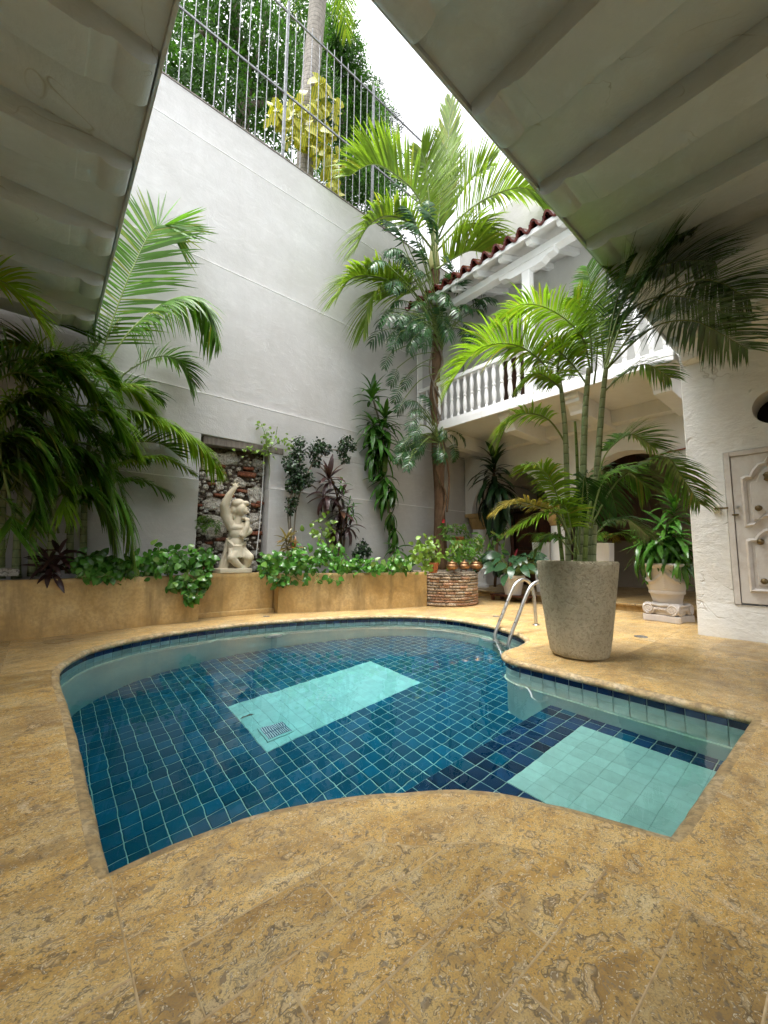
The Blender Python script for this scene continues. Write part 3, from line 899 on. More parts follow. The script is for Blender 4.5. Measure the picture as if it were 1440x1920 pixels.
mb = MB(); mb.box(.375, 7.4, -2.6, 1.50, ZS, ZS + .25); mb.build('soffit', M['soffit'], ro)
mb = MB(); mb.box(.375, 7.04, 1.502, 1.526, ZS - .035, ZS + .22); mb.build('edge_board', M['soffit'], ro, bevel=.006)
for xj in (1.28, 2.20, 3.12, 4.03, 4.95, 5.86, 6.78):
    mb = MB(); pr = [(1.49, 0.)] + [(1.50 - a, b) for a, b in joist_profile(3.5)] + [(1.50 - 3.5, 0.)]
    jw = .17
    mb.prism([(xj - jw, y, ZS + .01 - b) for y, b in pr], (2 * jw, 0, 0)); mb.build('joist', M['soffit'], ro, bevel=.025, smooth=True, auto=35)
# gallery back walls; two unseen ones are added, open below to let light in
for (nm, lab, bx) in (('house_wall', 'white back wall of the left gallery behind the palms', (-3.6, -3.2, 3.4, 6.94, 0, 8.2)),
                      ('house_wall', 'unseen white wall added beside the viewer, left open below to admit light', (-3.6, -3.2, -2.95, 3.398, 3.0, 8.2)),
                      ('house_wall', 'unseen white wall added behind the viewer, open below for light and shading the soffit', (-3.2, 7.4, -2.95, -2.6, 3.0, 8.2))):
    mb = MB(); mb.box(*bx); tag(mb.build(nm, M['white'], None, bevel=.02), lab, 'wall')
ter = thing('ground', None, None); tag(ter, kind='structure')
mb = MB(); mb.box(-60, 60, 7.45, 120, 8.0, 8.6); mb.build('garden_ground', M['soil'], ter)
mb = MB(); mb.box(-60, 60, -60, 120, -3.2, -3.0); mb.build('base_ground', M['soil'], ter)
mb = MB(); mb.box(-40, 40, -60, -2.62, -.3, -.02); mb.box(-60, -3.22, -2.6, 7, -.3, -.02); mb.build('unseen_dark_ground', M['soil'], ter)  # unseen dark ground added outside the open sides to cut bounced light

# ================================================================== RIGHT PILLAR WITH THE CUPBOARD DOOR
XPf = 6.62
pw = thing('pillar_wall', 'rough whitewashed pier with a cupboard door at the right', 'wall', (XPf, .6, 0))
DY_L, DZ0, DZ1 = .985, .44, 2.325
HY, HZ, HR = .475, 2.83, .215
k_ = 26
mb = MB()
def pface(y, z):
    """the face of the pier swells gently and flares to a plinth"""
    return XPf + .012 * mnoise.noise(Vector((0, y * 1.7, z * 1.3))) - (.03 * max(0, 1 - z / .42) ** .6)
ys = [1.395, 1.38, 1.3, 1.2, 1.1, 1.05, DY_L + .02, .9, .8, .7, .6, .5, .4, .3, .2, .13, -.1, -.5, -1.2, -2.6]
zz = [0, .02, .15, .3, .38, .42, DZ0 - .02, .7, 1., 1.3, 1.6, 1.9, 2.15, DZ1 + .02, 2.5, 2.6, 2.7, 2.8, 2.9, 3.0, 3.1, 3.3, 3.6, 4.1]
idx = {}
v = []; f = []
for a, y in enumerate(ys):
    for b, z in enumerate(zz):
        xx = pface(y, z)
        if a == 0: xx += .03
        idx[a, b] = len(v); v.append((xx, y + (.008 * mnoise.noise(Vector((4, z * 2.2, 0))) if a < 2 else 0), z))
for a in range(len(ys) - 1):
    for b in range(len(zz) - 1):
        ym, zm = (ys[a] + ys[a + 1]) / 2, (zz[b] + zz[b + 1]) / 2
        if .13 < ym < DY_L + .02 and DZ0 - .02 < zm < DZ1 + .02: continue
        if .13 < ym < .8 and 2.55 < zm < 3.1 and abs(ym - HY) < .33 and ys[a] <= .8 and ys[a + 1] >= .13 and 2.5 < zm < 3.2 and .2 <= ys[a + 1] and ys[a] <= .7 and 2.59 < zm < 3.11: continue
        f.append((idx[a, b], idx[a, b + 1], idx[a + 1, b + 1], idx[a + 1, b]))
mb.add(v, f)
# patch around the round opening
sq = []
yA, yB, zA, zB = .7, .2, 2.6, 3.1
seg = 40
outer = []; inner = []
for q in range(seg):
    t = 2 * PI * q / seg; dy, dz = math.cos(t), math.sin(t)
    s = min(((yA - HY) if dy > 0 else (HY - yB)) / max(abs(dy), 1e-6), ((zB - HZ) if dz > 0 else (HZ - zA)) / max(abs(dz), 1e-6))
    outer.append((HY + dy * s, HZ + dz * s)); inner.append((HY + dy * HR, HZ + dz * HR))
v = [(pface(y, z), y, z) for y, z in outer] + [(pface(y, z), y, z) for y, z in inner] + [(XPf + .5, y, z) for y, z in inner]
f = []
for q in range(seg):
    q2 = (q + 1) % seg
    f += [(q, q2, seg + q2, seg + q), (seg + q, seg + q2, 2 * seg + q2, 2 * seg + q)]
mb.add(v, f)
# side and back faces
mb.add([(XPf + .03, 1.395, 0), (7.4, 1.395, 0), (7.4, 1.395, 4.1), (XPf + .03, 1.395, 4.1)], [(0, 1, 2, 3)])
mb.add([(7.4, 1.395, 0), (7.4, -2.6, 0), (7.4, -2.6, 4.1), (7.4, 1.395, 4.1)], [(0, 1, 2, 3)])
# reveal of the cupboard
mb.add([(XPf - .01, DY_L + .02, DZ0 - .02), (XPf - .01, .13, DZ0 - .02), (XPf - .01, .13, DZ1 + .02), (XPf - .01, DY_L + .02, DZ1 + .02),
        (XPf + .12, DY_L + .02, DZ0 - .02), (XPf + .12, .13, DZ0 - .02), (XPf + .12, .13, DZ1 + .02), (XPf + .12, DY_L + .02, DZ1 + .02)],
       [(0, 1, 5, 4), (1, 2, 6, 5), (2, 3, 7, 6), (3, 0, 4, 7), (4, 5, 6, 7)])
mb.build('plaster', M['pillar'], pw, smooth=True, auto=50)
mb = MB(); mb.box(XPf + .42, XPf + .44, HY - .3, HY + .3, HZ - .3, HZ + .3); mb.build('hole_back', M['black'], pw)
# corbels under the gallery beam, above the pier
for y in (1.24, .50):
    mb = MB(); pr = [(6.62, 4.1), (6.40, 4.1), (6.40, 3.98), (6.43, 3.95), (6.43, 3.90), (6.47, 3.86), (6.50, 3.78), (6.52, 3.68), (6.60, 3.64), (6.75, 3.62), (6.75, 4.1)]
    mb.prism([(x, y - .11, z) for x, z in pr], (0, .22, 0)); mb.build('corbel', M['pillar'], pw, bevel=.012)
# cupboard door
cd = thing('cupboard_door', 'carved off-white cupboard door with dark round knobs in the white pier', 'door', (XPf, .6, DZ0))
xf = XPf - .006
mb = MB()
mb.box(xf - .012, xf + .06, DY_L - .045, DY_L + .015, DZ0 - .014, DZ1 + .015); mb.box(xf - .012, xf + .06, .15, DY_L - .047, DZ1 - .045, DZ1 + .015)
mb.build('door_frame', M['doorpaint'], cd, bevel=.005)
yl = DY_L - .052
mb = MB(); mb.box(xf + .004, xf + .05, .16, yl, DZ0 + .005, DZ1 - .05); leafb = mb.build('leaf_board', M['doorpaint'], cd, bevel=.004)
def head(y0, y1, z0, z1, stp, bs, inset):
    yL, yR = y1 - inset, y0 + inset
    w = yL - yR; zt = z1 - inset; zb = z0 + inset
    L_ = [(0, zb), (0, zt - stp), (.05, zt - stp + .018), (.13, zt - stp + .018), (.19, zt - stp * .62), (.27, zt - stp * .38), (.36, zt - stp * .32), (.41, zt - stp * .05)]
    B0 = [(.12, zb + bs * .05), (.20, zb + bs * .35), (.28, zb + bs * .6), (.37, zb + bs * .66), (.42, zb + bs * .95)] if bs else []
    return [(yL - w * a, z) for a, z in L_] + [(yR + w * a, z) for a, z in L_[::-1]] + [(yR + w * a, z) for a, z in B0] + [(yL - w * a, z) for a, z in B0[::-1]]
def ringp(args, i0, i1, h0, h1, nm):
    o, q = head(*args, i0), head(*args, i1); n = len(o); mid = head(*args, (i0 + i1) / 2)
    mb = MB(); v = [(xf + .0045, y, z) for y, z in o] + [(xf - h0, y, z) for y, z in mid] + [(xf - h1, y, z) for y, z in q] + [(xf + .0045, y, z) for y, z in q]; f = []
    for a in range(n):
        b_ = (a + 1) % n
        for r in range(3): f.append((r * n + a, r * n + b_, (r + 1) * n + b_, (r + 1) * n + a))
    mb.add(v, f); mb.build(nm, M['doorpaint'], leafb)
def fieldp(args, i0, h, nm):
    mb = MB(); mb.prism([(xf + .0042, y, z) for y, z in head(*args, i0)], (-.0042 - h, 0, 0)); mb.build(nm, M['doorpaint'], leafb, bevel=.009)
for (z0, z1, stp, bs) in ((.58, 1.42, .20, 0.), (1.37, 2.25, .25, .17)):
    A_ = (.22, .852, z0, z1, stp, bs)
    ringp(A_, 0., .05, .034, .010, 'panel_moulding')
    fieldp(A_, .085, .016, 'panel_field')
def knob(y, z, r=.036):
    mb = MB(); prof_ = [(r * .9, 0), (r, .008), (r * .95, .02), (r * .7, .034), (r * .3, .042), (.002, .044)]
    seg = 18; v = []; f = []
    for (a, d) in prof_:
        for q in range(seg): v.append((xf - .016 - d, y + a * math.cos(2 * PI * q / seg), z + a * math.sin(2 * PI * q / seg)))
    for a in range(len(prof_) - 1):
        for q in range(seg): f.append((a * seg + q, a * seg + (q + 1) % seg, (a + 1) * seg + (q + 1) % seg, (a + 1) * seg + q))
    mb.add(v, f); mb.build('knob', M['brass'], leafb, smooth=True)
for (px, py) in ((1423, 953), (1427, 1016), (1434, 1090)):
    q = Px(px, py, XPf); knob(q.y, q.z)
q = Px(1443, 895, XPf); mb = MB(); mb.lathe([(.03, -.05), (.05, -.03), (.04, 0), (.055, .03), (.03, .06)], (xf - .05, q.y, q.z), 14); mb.build('knocker', M['brass'], leafb, smooth=True)
q = Px(1384, 951, XPf); mb = MB(); mb.tube([(xf, q.y, q.z), (xf - .03, q.y, q.z)], .016, 14); mb.build('lock_cylinder', M['steel'], leafb)
q = Px(1380, 965, XPf); mb = MB(); mb.box(xf - .03, xf + .002, q.y - .03, q.y + .035, q.z - .01, q.z + .008); mb.build('pull', M['brass'], leafb, bevel=.003)
q = Px(1345, 954, XPf); hs_ = thing('hasp', 'cream plate with a brass hasp fastening the cupboard door', 'hasp', (XPf, q.y, q.z))
mb = MB(); mb.box(XPf - .03, XPf + .015, q.y - .03, q.y + .045, q.z - .048, q.z + .045); mb.build('plate', M['ivory'], hs_, bevel=.008)
mb = MB(); mb.box(XPf - .043, XPf - .032, q.y - .115, q.y + .022, q.z - .012, q.z + .012); mb.build('strap', M['brass'], hs_, bevel=.003)
mb = MB(); mb.tube([(XPf - .032, q.y + .008, q.z), (XPf - .062, q.y + .008, q.z)], .013, 12); mb.build('staple', M['brass'], hs_)

# ================================================================== ARCADE BUILDING WITH BALCONY
XA, XB = 8.93, 7.05
ab = thing('arcade_house', 'white two-storey house with arches, balcony and red roof edge', 'house', (XA, 4, 0))
# ground floor wall with arches
arches = [(5.62, 1.10, 2.06), (2.87, .98, 2.17), (-.2, 1.12, 2.03)]
def arch_wall(x0, x1, y0, y1, ztop, arcs, mat, name, parent, zb=.0):
    mb = MB()
    ys_ = sorted([a[0] for a in arcs]); y = y1
    for (c, r, zsp) in sorted(arcs, key=lambda a: -a[0]):
        mb.box(x0, x1, c + r, y, zb, ztop)
        n = 20; v = []; f = []
        for q in range(n + 1):
            t = PI * q / n; yy = c + r * math.cos(t); z_ = zsp + r * math.sin(t)
            for xx in (x0, x1): v += [(xx, yy, z_), (xx, yy, ztop)]
        for q in range(n):
            a, b = 4 * q, 4 * (q + 1)
            f += [(a, b, b + 1, a + 1), (a + 2, a + 3, b + 3, b + 2), (a, a + 2, b + 2, b)]
        mb.add(v, f)
        y = c - r
    mb.box(x0, x1, y0, y, zb, ztop)
    return mb
# piers hold the arches from the springing upward; columns below them
mb = MB()
mbw = arch_wall(XA, XA + .45, -2.6, 6.94, 4.1, arches, M['white'], 'w', ab, zb=2.03)
mbw.build('arch_wall', M['white'], ab)
col_y = [(6.66, .17), (4.42, .17), (1.62, .2)]
for q, (yc, rr) in enumerate(col_y):
    mb = MB(); mb.box(XA - .02, XA + .47, yc - .26, yc + .30, 2.03, 2.12); mb.lathe([(.17, 1.70), (.19, 1.72), (.19, 1.75), (.22, 1.80), (.25, 1.90), (.26, 1.98), (.28, 2.0), (.28, 2.029)], (XA + .22, yc, 0), 28)
    mb.build('capital', M['ochre'], ab, smooth=True, auto=35)
    mb = MB(); mb.lathe([(.25, .12), (.25, .2), (.2, .24), (.185, .3), (.19, .9), (.165, 1.69)], (XA + .22, yc, 0), 28); mb.build('column', M['trim'], ab, smooth=True, auto=40)
mb = MB(); mb.box(XA, XA + .45, -2.6, -1.33, .12, 2.028); mb.build('pier', M['white'], ab)
# platform with nosing step
mb = MB(); mb.box(8.36, 13.2, -2.6, 6.94, .0, .105); mb.build('platform', M['ochre'], ab)
mb = MB(); mb.box(8.30, 13.2, -2.6, 6.94, .107, .145); mb.build('platform_nosing', M['deck'], ab, bevel=.014)
# loggia inside
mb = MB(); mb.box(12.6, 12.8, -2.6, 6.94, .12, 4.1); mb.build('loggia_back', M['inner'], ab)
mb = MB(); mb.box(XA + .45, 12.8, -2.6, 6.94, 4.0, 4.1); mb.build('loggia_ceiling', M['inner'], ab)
mb = MB(); mb.box(XA + .45, 12.6, 6.80, 6.94, .145, 4.0); mb.build('loggia_end', M['white'], ab)
# balcony slab, fascia, underside joists and brackets
mb = MB(); mb.box(XB, XA - .002, 1.53, 6.97, 3.97, 4.085); bslab = mb.build('balcony_slab', M['white'], ab, bevel=.01)
for a, b in ((6.96, 6.1), (6.095, 5.0), (4.995, 3.9), (3.895, 2.8), (2.795, 1.54)):
    mb = MB(); mb.box(XB - .03, XB + .02, b, a, 3.945, 4.10); mb.build('fascia_board', M['trim'], bslab, bevel=.006)
for y in (6.2, 4.55, 3.15, 1.80):
    mb = MB(); pr = [(XB + .10, 3.969), (XB + .10, 3.90), (XB + .16, 3.86), (XB + .18, 3.80), (XB + .26, 3.77), (XB + .34, 3.68), (XB + .36, 3.62), (XA - .004, 3.62), (XA - .004, 3.969)]
    mb.prism([(x, y - .13, z) for x, z in pr], (0, .26, 0)); mb.build('bracket', M['white'], bslab, bevel=.012)
mb = MB(); mb.box(XA - .25, XA - .003, 1.46, 6.94, 3.70, 3.968); mb.build('wall_beam', M['white'], ab, bevel=.01)
# balustrade
XR = XB + .07
bal_prof = [(.034, 0), (.034, .05), (.028, .06), (.040, .10), (.052, .20), (.050, .27), (.036, .37), (.030, .41), (.042, .425), (.042, .455), (.030, .47), (.036, .51), (.050, .61), (.052, .67), (.040, .77), (.028, .81), (.034, .83), (.034, .89)]
mb = MB(); mb.lathe(bal_prof, (0, 0, 0), 12); me_bal = mb.mesh('baluster', M['trim'], smooth=True); me_bal.set_sharp_from_angle(angle=rad(40))
y = 6.86
while y > 1.5:
    if not (3.77 < y < 4.02): inst('baluster', me_bal, bslab, Matrix.Translation((XR, y, 4.185)))
    y -= .193
for (a, b) in ((6.93, 4.0), (3.8, 1.47)):
    mb = MB(); mb.box(XR - .05, XR + .05, b, a, 4.102, 4.184); mb.build('bottom_rail', M['trim'], bslab, bevel=.006)
    mb = MB(); mb.box(XR - .065, XR + .065, b, a, 5.076, 5.17); mb.build('hand_rail', M['trim'], bslab, bevel=.014)
for yc in (3.90, 6.955):
    mb = MB(); mb.box(XR - .085, XR + .085, yc - .085 if yc < 6 else yc - .03, yc + .085 if yc < 6 else yc + .015, 4.102, 6.72); mb.build('balcony_post', M['trim'], bslab, bevel=.008)
mb = MB(); pr = [(3.28, 6.90), (3.30, 6.82), (3.45, 6.80), (3.55, 6.73), (3.72, 6.72), (4.08, 6.72), (4.25, 6.73), (4.35, 6.80), (4.5, 6.82), (4.52, 6.90)]
mb.prism([(XR - .09, y, z) for y, z in pr], (.18, 0, 0)); mb.build('post_bolster', M['trim'], ab, bevel=.008)
mb = MB(); mb.box(XR - .10, XR + .10, -.6, 6.96, 6.902, 7.06); mb.build('roof_beam', M['trim'], ab, bevel=.01)
# eave rafters, boards and clay tiles
EX, EZ = 6.62, 7.13       # tile edge
SL = .42
def roofz(x): return EZ + (x - EX) * SL
mb = MB(); mb.prism([(EX + .03, -.8, roofz(EX + .03) - .048), (9.0, -.8, roofz(9.0) - .048), (9.0, -.8, roofz(9) - .02), (EX + .03, -.8, roofz(EX + .03) - .02)], (0, 7.75, 0)); roof_ = mb.build('roof', M['white'], ab)
y = 6.75
while y > -.6:
    mb = MB(); pr = [(EX + .10, roofz(EX + .10) - .05), (EX + .10, roofz(EX + .1) - .13), (EX + .16, roofz(EX + .1) - .17), (8.95, roofz(8.95) - .20), (8.95, roofz(8.95) - .05)]
    mb.prism([(x, y - .06, z) for x, z in pr], (0, .12, 0)); mb.build('rafter', M['trim'], roof_, bevel=.006)
    y -= .62
mb = MB(); mb.prism([(EX + .02, -.8, EZ - .07), (EX + .05, -.8, EZ - .07), (EX + .05, -.8, EZ + .02), (EX + .02, -.8, EZ + .02)], (0, 7.75, 0)); mb.build('eave_board', M['trim'], roof_)
PTY = .272
def tile_arc(up, r, th, L, seg=9):
    mb = MB(); v = []; f = []
    for s in range(2):
        for q in range(seg):
            t = PI * q / (seg - 1)
            for rr in (r, r - th):
                y = rr * math.cos(t); z = rr * math.sin(t) * (1.6 if up else -1.6)
                v.append((s * L, y, z + (0 if up else .075)))
    n2 = seg * 2
    for q in range(seg - 1):
        a = 2 * q
        f += [(a, a + 2, n2 + a + 2, n2 + a), (a + 1, n2 + a + 1, n2 + a + 3, a + 3), (a, a + 1, a + 3, a + 2), (n2 + a, n2 + a + 2, n2 + a + 3, n2 + a + 1)]
    mb.add(v, f); return mb.mesh('roof_tile', M['rooftile'], smooth=True)
me_up, me_dn = tile_arc(True, .080, .030, .46), tile_arc(False, .080, .030, .46)
for a in (me_up, me_dn): a.set_sharp_from_angle(angle=rad(40))
ang = math.atan(SL)
for q in range(26):
    yq = 6.86 - PTY * q
    if yq < 0: break
    for row in range(6):
        x = EX - .03 + row * .40 * math.cos(ang); z = roofz(x) + .02 + row * .002
        R_ = Matrix.Rotation(-ang, 4, 'Y')
        inst('roof_tile', me_dn, roof_, Matrix.Translation((x, yq, z)) @ R_)
        inst('roof_tile', me_up, roof_, Matrix.Translation((x, yq - PTY / 2, z + .02)) @ R_)
# upper wall at the back of the balcony with dark doors, parapet block above the roof
mb = MB()
mb2 = arch_wall(XA + .02, XA + .4, -.8, 6.94, 8.2, [(5.25, .5, 6.1)], M['white'], 'u', ab, zb=4.087)
mb2.build('upper_wall', M['white'], ab)
for (c, r) in ((5.25, .5),):
    for s in (-1, 1):
        mb = MB(); mb.box(XA + .16, XA + .2, c + (s - 1) * r / 2 + .004, c + (s + 1) * r / 2 - .004, 4.09, 6.75); mb.build('balcony_door', M['darkwood'], ab, bevel=.005)
tw = thing('upper_block', 'plain white block rising behind the red roof edge', 'house wall', (9.4, 4, 7))
mb = MB(); mb.box(9.35, 13.0, -2, 7.4, 4.2, 10.9); mb.build('block', M['wall'], tw, bevel=.03)
# copper pipe on the arcade wall
mb = MB(); mb.tube([Px(1238, 853, XA - .03), Px(1255, 847, XA - .03), Px(1300, 838, XA - .03)], .014, 8); tag(mb.build('copper_pipe', M['rust'], None, smooth=True), 'thin copper pipe running across the wall above the right arch', 'pipe')

# ================================================================== PLANTER WALLS AND WELL
def planter(name, label, front, top, mat, back=6.93, soil=.06):
    t = thing(name, label, 'planter', (front[0][0], front[0][1], 0), 'ochre planters along the wall')
    for a, b in zip(front, front[1:]):
        A = Vector((*a, 0)); B = Vector((*b, 0)); d = (B - A).normalized(); n = Vector((-d.y, d.x, 0))
        if n.y < 0: n = -n
        mb = MB()
        S = max(2, int((B - A).length / .12)); v = []; f = []
        rowz = [0, .01, .12, .25, .38, .5, .6, top - .02, top]
        for q in range(S + 1):
            pt = A.lerp(B, q / S)
            for z in rowz:
                w = .010 * mnoise.noise(Vector((pt.x * 2.3, pt.y * 2.3, z * 2.5)))
                v.append(pt + n * (w + (.012 if z == top else 0)) + Vector((0, 0, z)))
            v.append(pt + n * .14 + Vector((0, 0, top)))
            v.append(pt + n * .14 + Vector((0, 0, top - soil - .05)))
        m_ = len(rowz) + 2
        for q in range(S):
            for w in range(m_ - 1): f.append((q * m_ + w, (q + 1) * m_ + w, (q + 1) * m_ + w + 1, q * m_ + w + 1))
        f += [tuple(range(m_)), tuple(range(S * m_, S * m_ + m_))[::-1]]
        mb.add(v, f); mb.build('wall_face', mat, t, smooth=True, auto=40)
    mb = MB(); poly = [(p[0], p[1] + .1, top - soil) for p in front] + [(front[-1][0], back, top - soil), (front[0][0], back, top - soil)]
    mb.add(poly, [tuple(range(len(poly)))]); mb.build('soil', M['soil'], t)
    return t
planter('planter', 'long ochre planter wall under the palms at the left', [(-3.19, 6.02), (-.25, 6.17), (1.86, 6.33)], .665, M['ochre'])
pm = planter('planter', 'short recessed ochre planter wall carrying the statue', [(1.865, 6.60), (3.105, 6.52)], .668, M['ochre'])
mb = MB(); mb.prism([(1.87, 6.55, 0), (3.10, 6.44, 0), (3.10, 6.53, 0), (1.87, 6.61, 0)], (0, 0, .07)); mb.build('base_ledge', M['ochre'], pm, bevel=.008)
planter('planter', 'ochre planter wall between the statue and the brick well', [(3.11, 6.32), (3.75, 6.08), (4.68, 5.74), (5.80, 5.46)], .655, M['ochre'])
for (x, y, e, par) in ((1.75, 6.36, 6.93, 'left'), (3.118, 6.345, 6.93, 'right')):
    t_ = [o for o in bpy.data.objects if o.name.startswith('planter') and o.parent is None][0 if par == 'left' else 2]
    mb = MB(); mb.box(x, x + .11, y, e, .0, .654); mb.build('return_wall', M['ochre'], t_, bevel=.01)
WC = Vector((6.52, 5.66, 0)); WR = .70
we = thing('brick_well', 'round weathered brick well at the end of the ochre planter', 'well', WC)
mb = MB(); mb.lathe([(WR - .035, 0), (WR - .035, .655), (WR - .05, .66), (.40, .66), (.40, .5)], WC, 40, caps=False); wcore = mb.build('mortar_core', M['mortar'], we, smooth=True, auto=40)
mb = MB(); mb.lathe([(.41, .55), (.01, .56)], WC, 24, caps=False); mb.build('soil', M['soil'], we)
wb = brickmesh('wellb', M['wellbrick']); mosb = brickmesh('mossb', M['mortar']); palb = brickmesh('paleb', M['palebrick'])
rows = 11; z = .012
for r_ in range(rows):
    h = rnd.uniform(.048, .062); n = rnd.randint(20, 23); off = rnd.random()
    if r_ == rows - 1: h = .045
    a0 = off
    for q in range(n):
        t = (q + a0) * 2 * PI / n; w = WR * 2 * PI / n / 2 - rnd.uniform(.004, .012)
        rr = WR - .045 + rnd.uniform(-.008, .010)
        Mx = Matrix.Translation(WC + Vector((rr * math.cos(t), rr * math.sin(t), z + h / 2))) @ Matrix.Rotation(t + PI / 2 + rnd.uniform(-.03, .03), 4, 'Z') @ Matrix.Rotation(rnd.uniform(-.03, .03), 4, 'Y') @ Matrix.Diagonal((w, .045, h / 2 - rnd.uniform(.002, .007), 1))
        inst('brick', (mosb if r_ >= 9 and rnd.random() < .7 else palb if rnd.random() < (.25 if r_ < 4 else .7) else wb), wcore, Mx)
    z += h + .003

# ================================================================== OBJECTS ON THE DECK
# ladder
ld = thing('pool_ladder', 'bent stainless steel pool ladder at the far right edge of the water', 'ladder', (5.0, 3.0, 0))
A0 = [Vector((5.50, 3.08, 0)), Vector((4.80, 2.55, 0))]
for (ent, deckp, tp) in (((4.88, 3.32), (5.56, 3.07), None), ((4.62, 2.94), (5.30, 2.69), None)):
    e = Vector((*ent, 0)); d_ = Vector((*deckp, 0)); h = d_ - e
    pts = [e + Vector((0, 0, -.95)), e + Vector((0, 0, -.4)), e + h * .02 + Vector((0, 0, -.10)), e + h * .22 + Vector((0, 0, .20)), e + h * .42 + Vector((0, 0, .48)), e + h * .54 + Vector((0, 0, .60)), e + h * .72 + Vector((0, 0, .655)), e + h * .88 + Vector((0, 0, .60)), e + h * .96 + Vector((0, 0, .45)), d_ + Vector((0, 0, 0))]
    mb = MB(); mb.tube(curve(pts, 60), .024, 14); mb.build('rail', M['steel'], ld, smooth=True)
    mb = MB(); mb.lathe([(.05, .001), (.05, .006), (.03, .014)], d_, 18); mb.build('flange', M['steel'], ld, smooth=True)
for z in (-.35, -.62, -.88):
    mb = MB(); a = Vector((4.88, 3.32, z)); b = Vector((4.62, 2.94, z)); d = (b - a).normalized(); n = Vector((-d.y, d.x, 0)) * .04
    mb.prism([a + n, b + n, b - n, a - n], (0, 0, .025)); mb.build('tread', M['steel'], ld, bevel=.005)
# lids and drains in the deck
def lid(x, y, r, label, mat, n=2):
    t = thing('deck_lid', label, 'lid', (x, y, .002))
    mb = MB(); mb.lathe([(r, .0015), (r, .006), (r - .012, .007), (r - .014, .0045), (.01, .0045)], (x, y, 0), 32); mb.build('cover', mat, t)
    for s in range(n):
        a = 1. + s * PI; mb = MB(); mb.lathe([(.008, .0045), (.008, .0075)], (x + r * .6 * math.cos(a), y + r * .6 * math.sin(a), 0), 8); mb.build('screw', M['steel'], t)
lid(.25, 5.84, .14, 'round cream skimmer lid set in the deck at the left', M['deck'])
lid(5.82, 1.81, .075, 'small round grey drain cover in the deck near the urn', M['galv'])
lid(2.82, 6.12, .05, 'tiny floor drain in front of the statue planter', M['galv'])
lid(5.79, 3.9, .05, 'tiny floor drain between the ladder and the well', M['galv'])
# big stone pot
PC = Vector((4.235, 1.875, 0))
pt = thing('stone_pot', 'large tapered grey-brown stone pot holding the areca palm', 'pot', PC)
mb = MB()
def potfn(r, z, t): return r * (1 + .012 * mnoise.noise(Vector((math.cos(t) * 1.6, math.sin(t) * 1.6, z * 3))))
mb.lathe([(.20, .0), (.262, .02), (.278, .06), (.30, .2), (.325, .4), (.35, .6), (.37, .78), (.382, .9), (.385, .93), (.376, .948), (.345, .95), (.335, .93), (.33, .84), (.02, .84)], PC, 64, potfn)
mb.build('shell', M['potstone'], pt, smooth=True, auto=55)
mb = MB(); mb.lathe([(.332, .855), (.2, .875), (.01, .88)], PC, 24, caps=False); mb.build('soil', M['soil'], pt)
# urn on an ionic base
UC = Vector((7.62, 1.97, 0))
ur = thing('urn', 'pinkish cast-stone urn with garlands on a scrolled capital base', 'urn', UC)
def rotz(v, a): return Vector((v[0] * math.cos(a) - v[1] * math.sin(a), v[0] * math.sin(a) + v[1] * math.cos(a), v[2]))
UA = rad(-10)
mb = MB(); pl = []
s = .27
for q in range(4):
    a = q * PI / 2
    for (x, y) in ((s, -s * .80), (s * .86, -.1), (s * .84, 0), (s * .86, .1), (s, s * .80), (s * .93, s * .93)): pl.append(UC + rotz((x, y, .0), a + UA))
mb.prism(pl, (0, 0, .10)); mb.build('base_slab', M['urn'], ur, bevel=.012)
mb = MB(); mb.lathe([(.20, .09), (.225, .13), (.21, .20), (.19, .25), (.20, .285)], UC, 32); mb.build('base_drum', M['urn'], ur, smooth=True)
for q in range(4):
    a = UA + q * PI / 2
    for s_ in (-1, 1):
        cen = Vector((.215, .165 * s_, .195))
        dk = []
        for (r, d) in ((.088, -.10), (.088, .02), (.076, .028), (.02, .026)):
            dk.append([UC + rotz((cen.x + d, cen.y + r * math.cos(w * PI / 10), cen.z + r * math.sin(w * PI / 10)), a) for w in range(20)])
        mb = MB(); v = [p_ for rg in dk for p_ in rg]; f = []
        for rr_ in range(3):
            for w in range(20): f.append((rr_ * 20 + w, rr_ * 20 + (w + 1) % 20, (rr_ + 1) * 20 + (w + 1) % 20, (rr_ + 1) * 20 + w))
        f.append(tuple(range(60, 80))); mb.add(v, f); vo_ = mb.build('volute', M['urn'], ur, smooth=True, auto=45)
        pts = []
        for w in range(48):
            th = -PI / 2 + s_ * w / 47 * 2.3 * 2 * PI; r = .078 * (1 - w / 52)
            pts.append(UC + rotz((cen.x + .03, cen.y + r * math.cos(th), cen.z + r * math.sin(th)), a))
        mb = MB(); mb.tube(pts, [.015 * (1 - .45 * w / 47) for w in range(48)], 7); mb.build('spiral', M['urn'], vo_, smooth=True)
    mb = MB(); mb.tube([UC + rotz((.24, -.12, .262), a), UC + rotz((.23, 0, .245), a), UC + rotz((.24, .12, .262), a)], .022, 8); mb.build('band', M['urn'], ur, smooth=True)
    for w in range(5):
        mb = MB(); mb.lathe([(.002, -.035), (.022, -.02), (.026, .0), (.02, .02), (.004, .03)], UC + rotz((.225, -.07 + .035 * w, .195), a), 8); mb.build('egg', M['urn'], ur, smooth=True)
mb = MB()
def urnfn(r, z, t):
    if .52 < z < .80:
        ph = (t + UA) * 4 / (2 * PI); fr = ph - math.floor(ph)
        sw = .76 - .15 * math.sin(PI * fr)               # sagging garland
        g = max(0, 1 - abs(z - sw) / .04); bumps = .6 + .4 * math.sin(t * 62) * math.sin(z * 150)
        tas = max(0, 1 - min(fr, 1 - fr) / .06) * (1 if z < .78 else 0)
        return r + .046 * g * bumps + .026 * tas * (.7 + .3 * math.sin(z * 160))
    return r
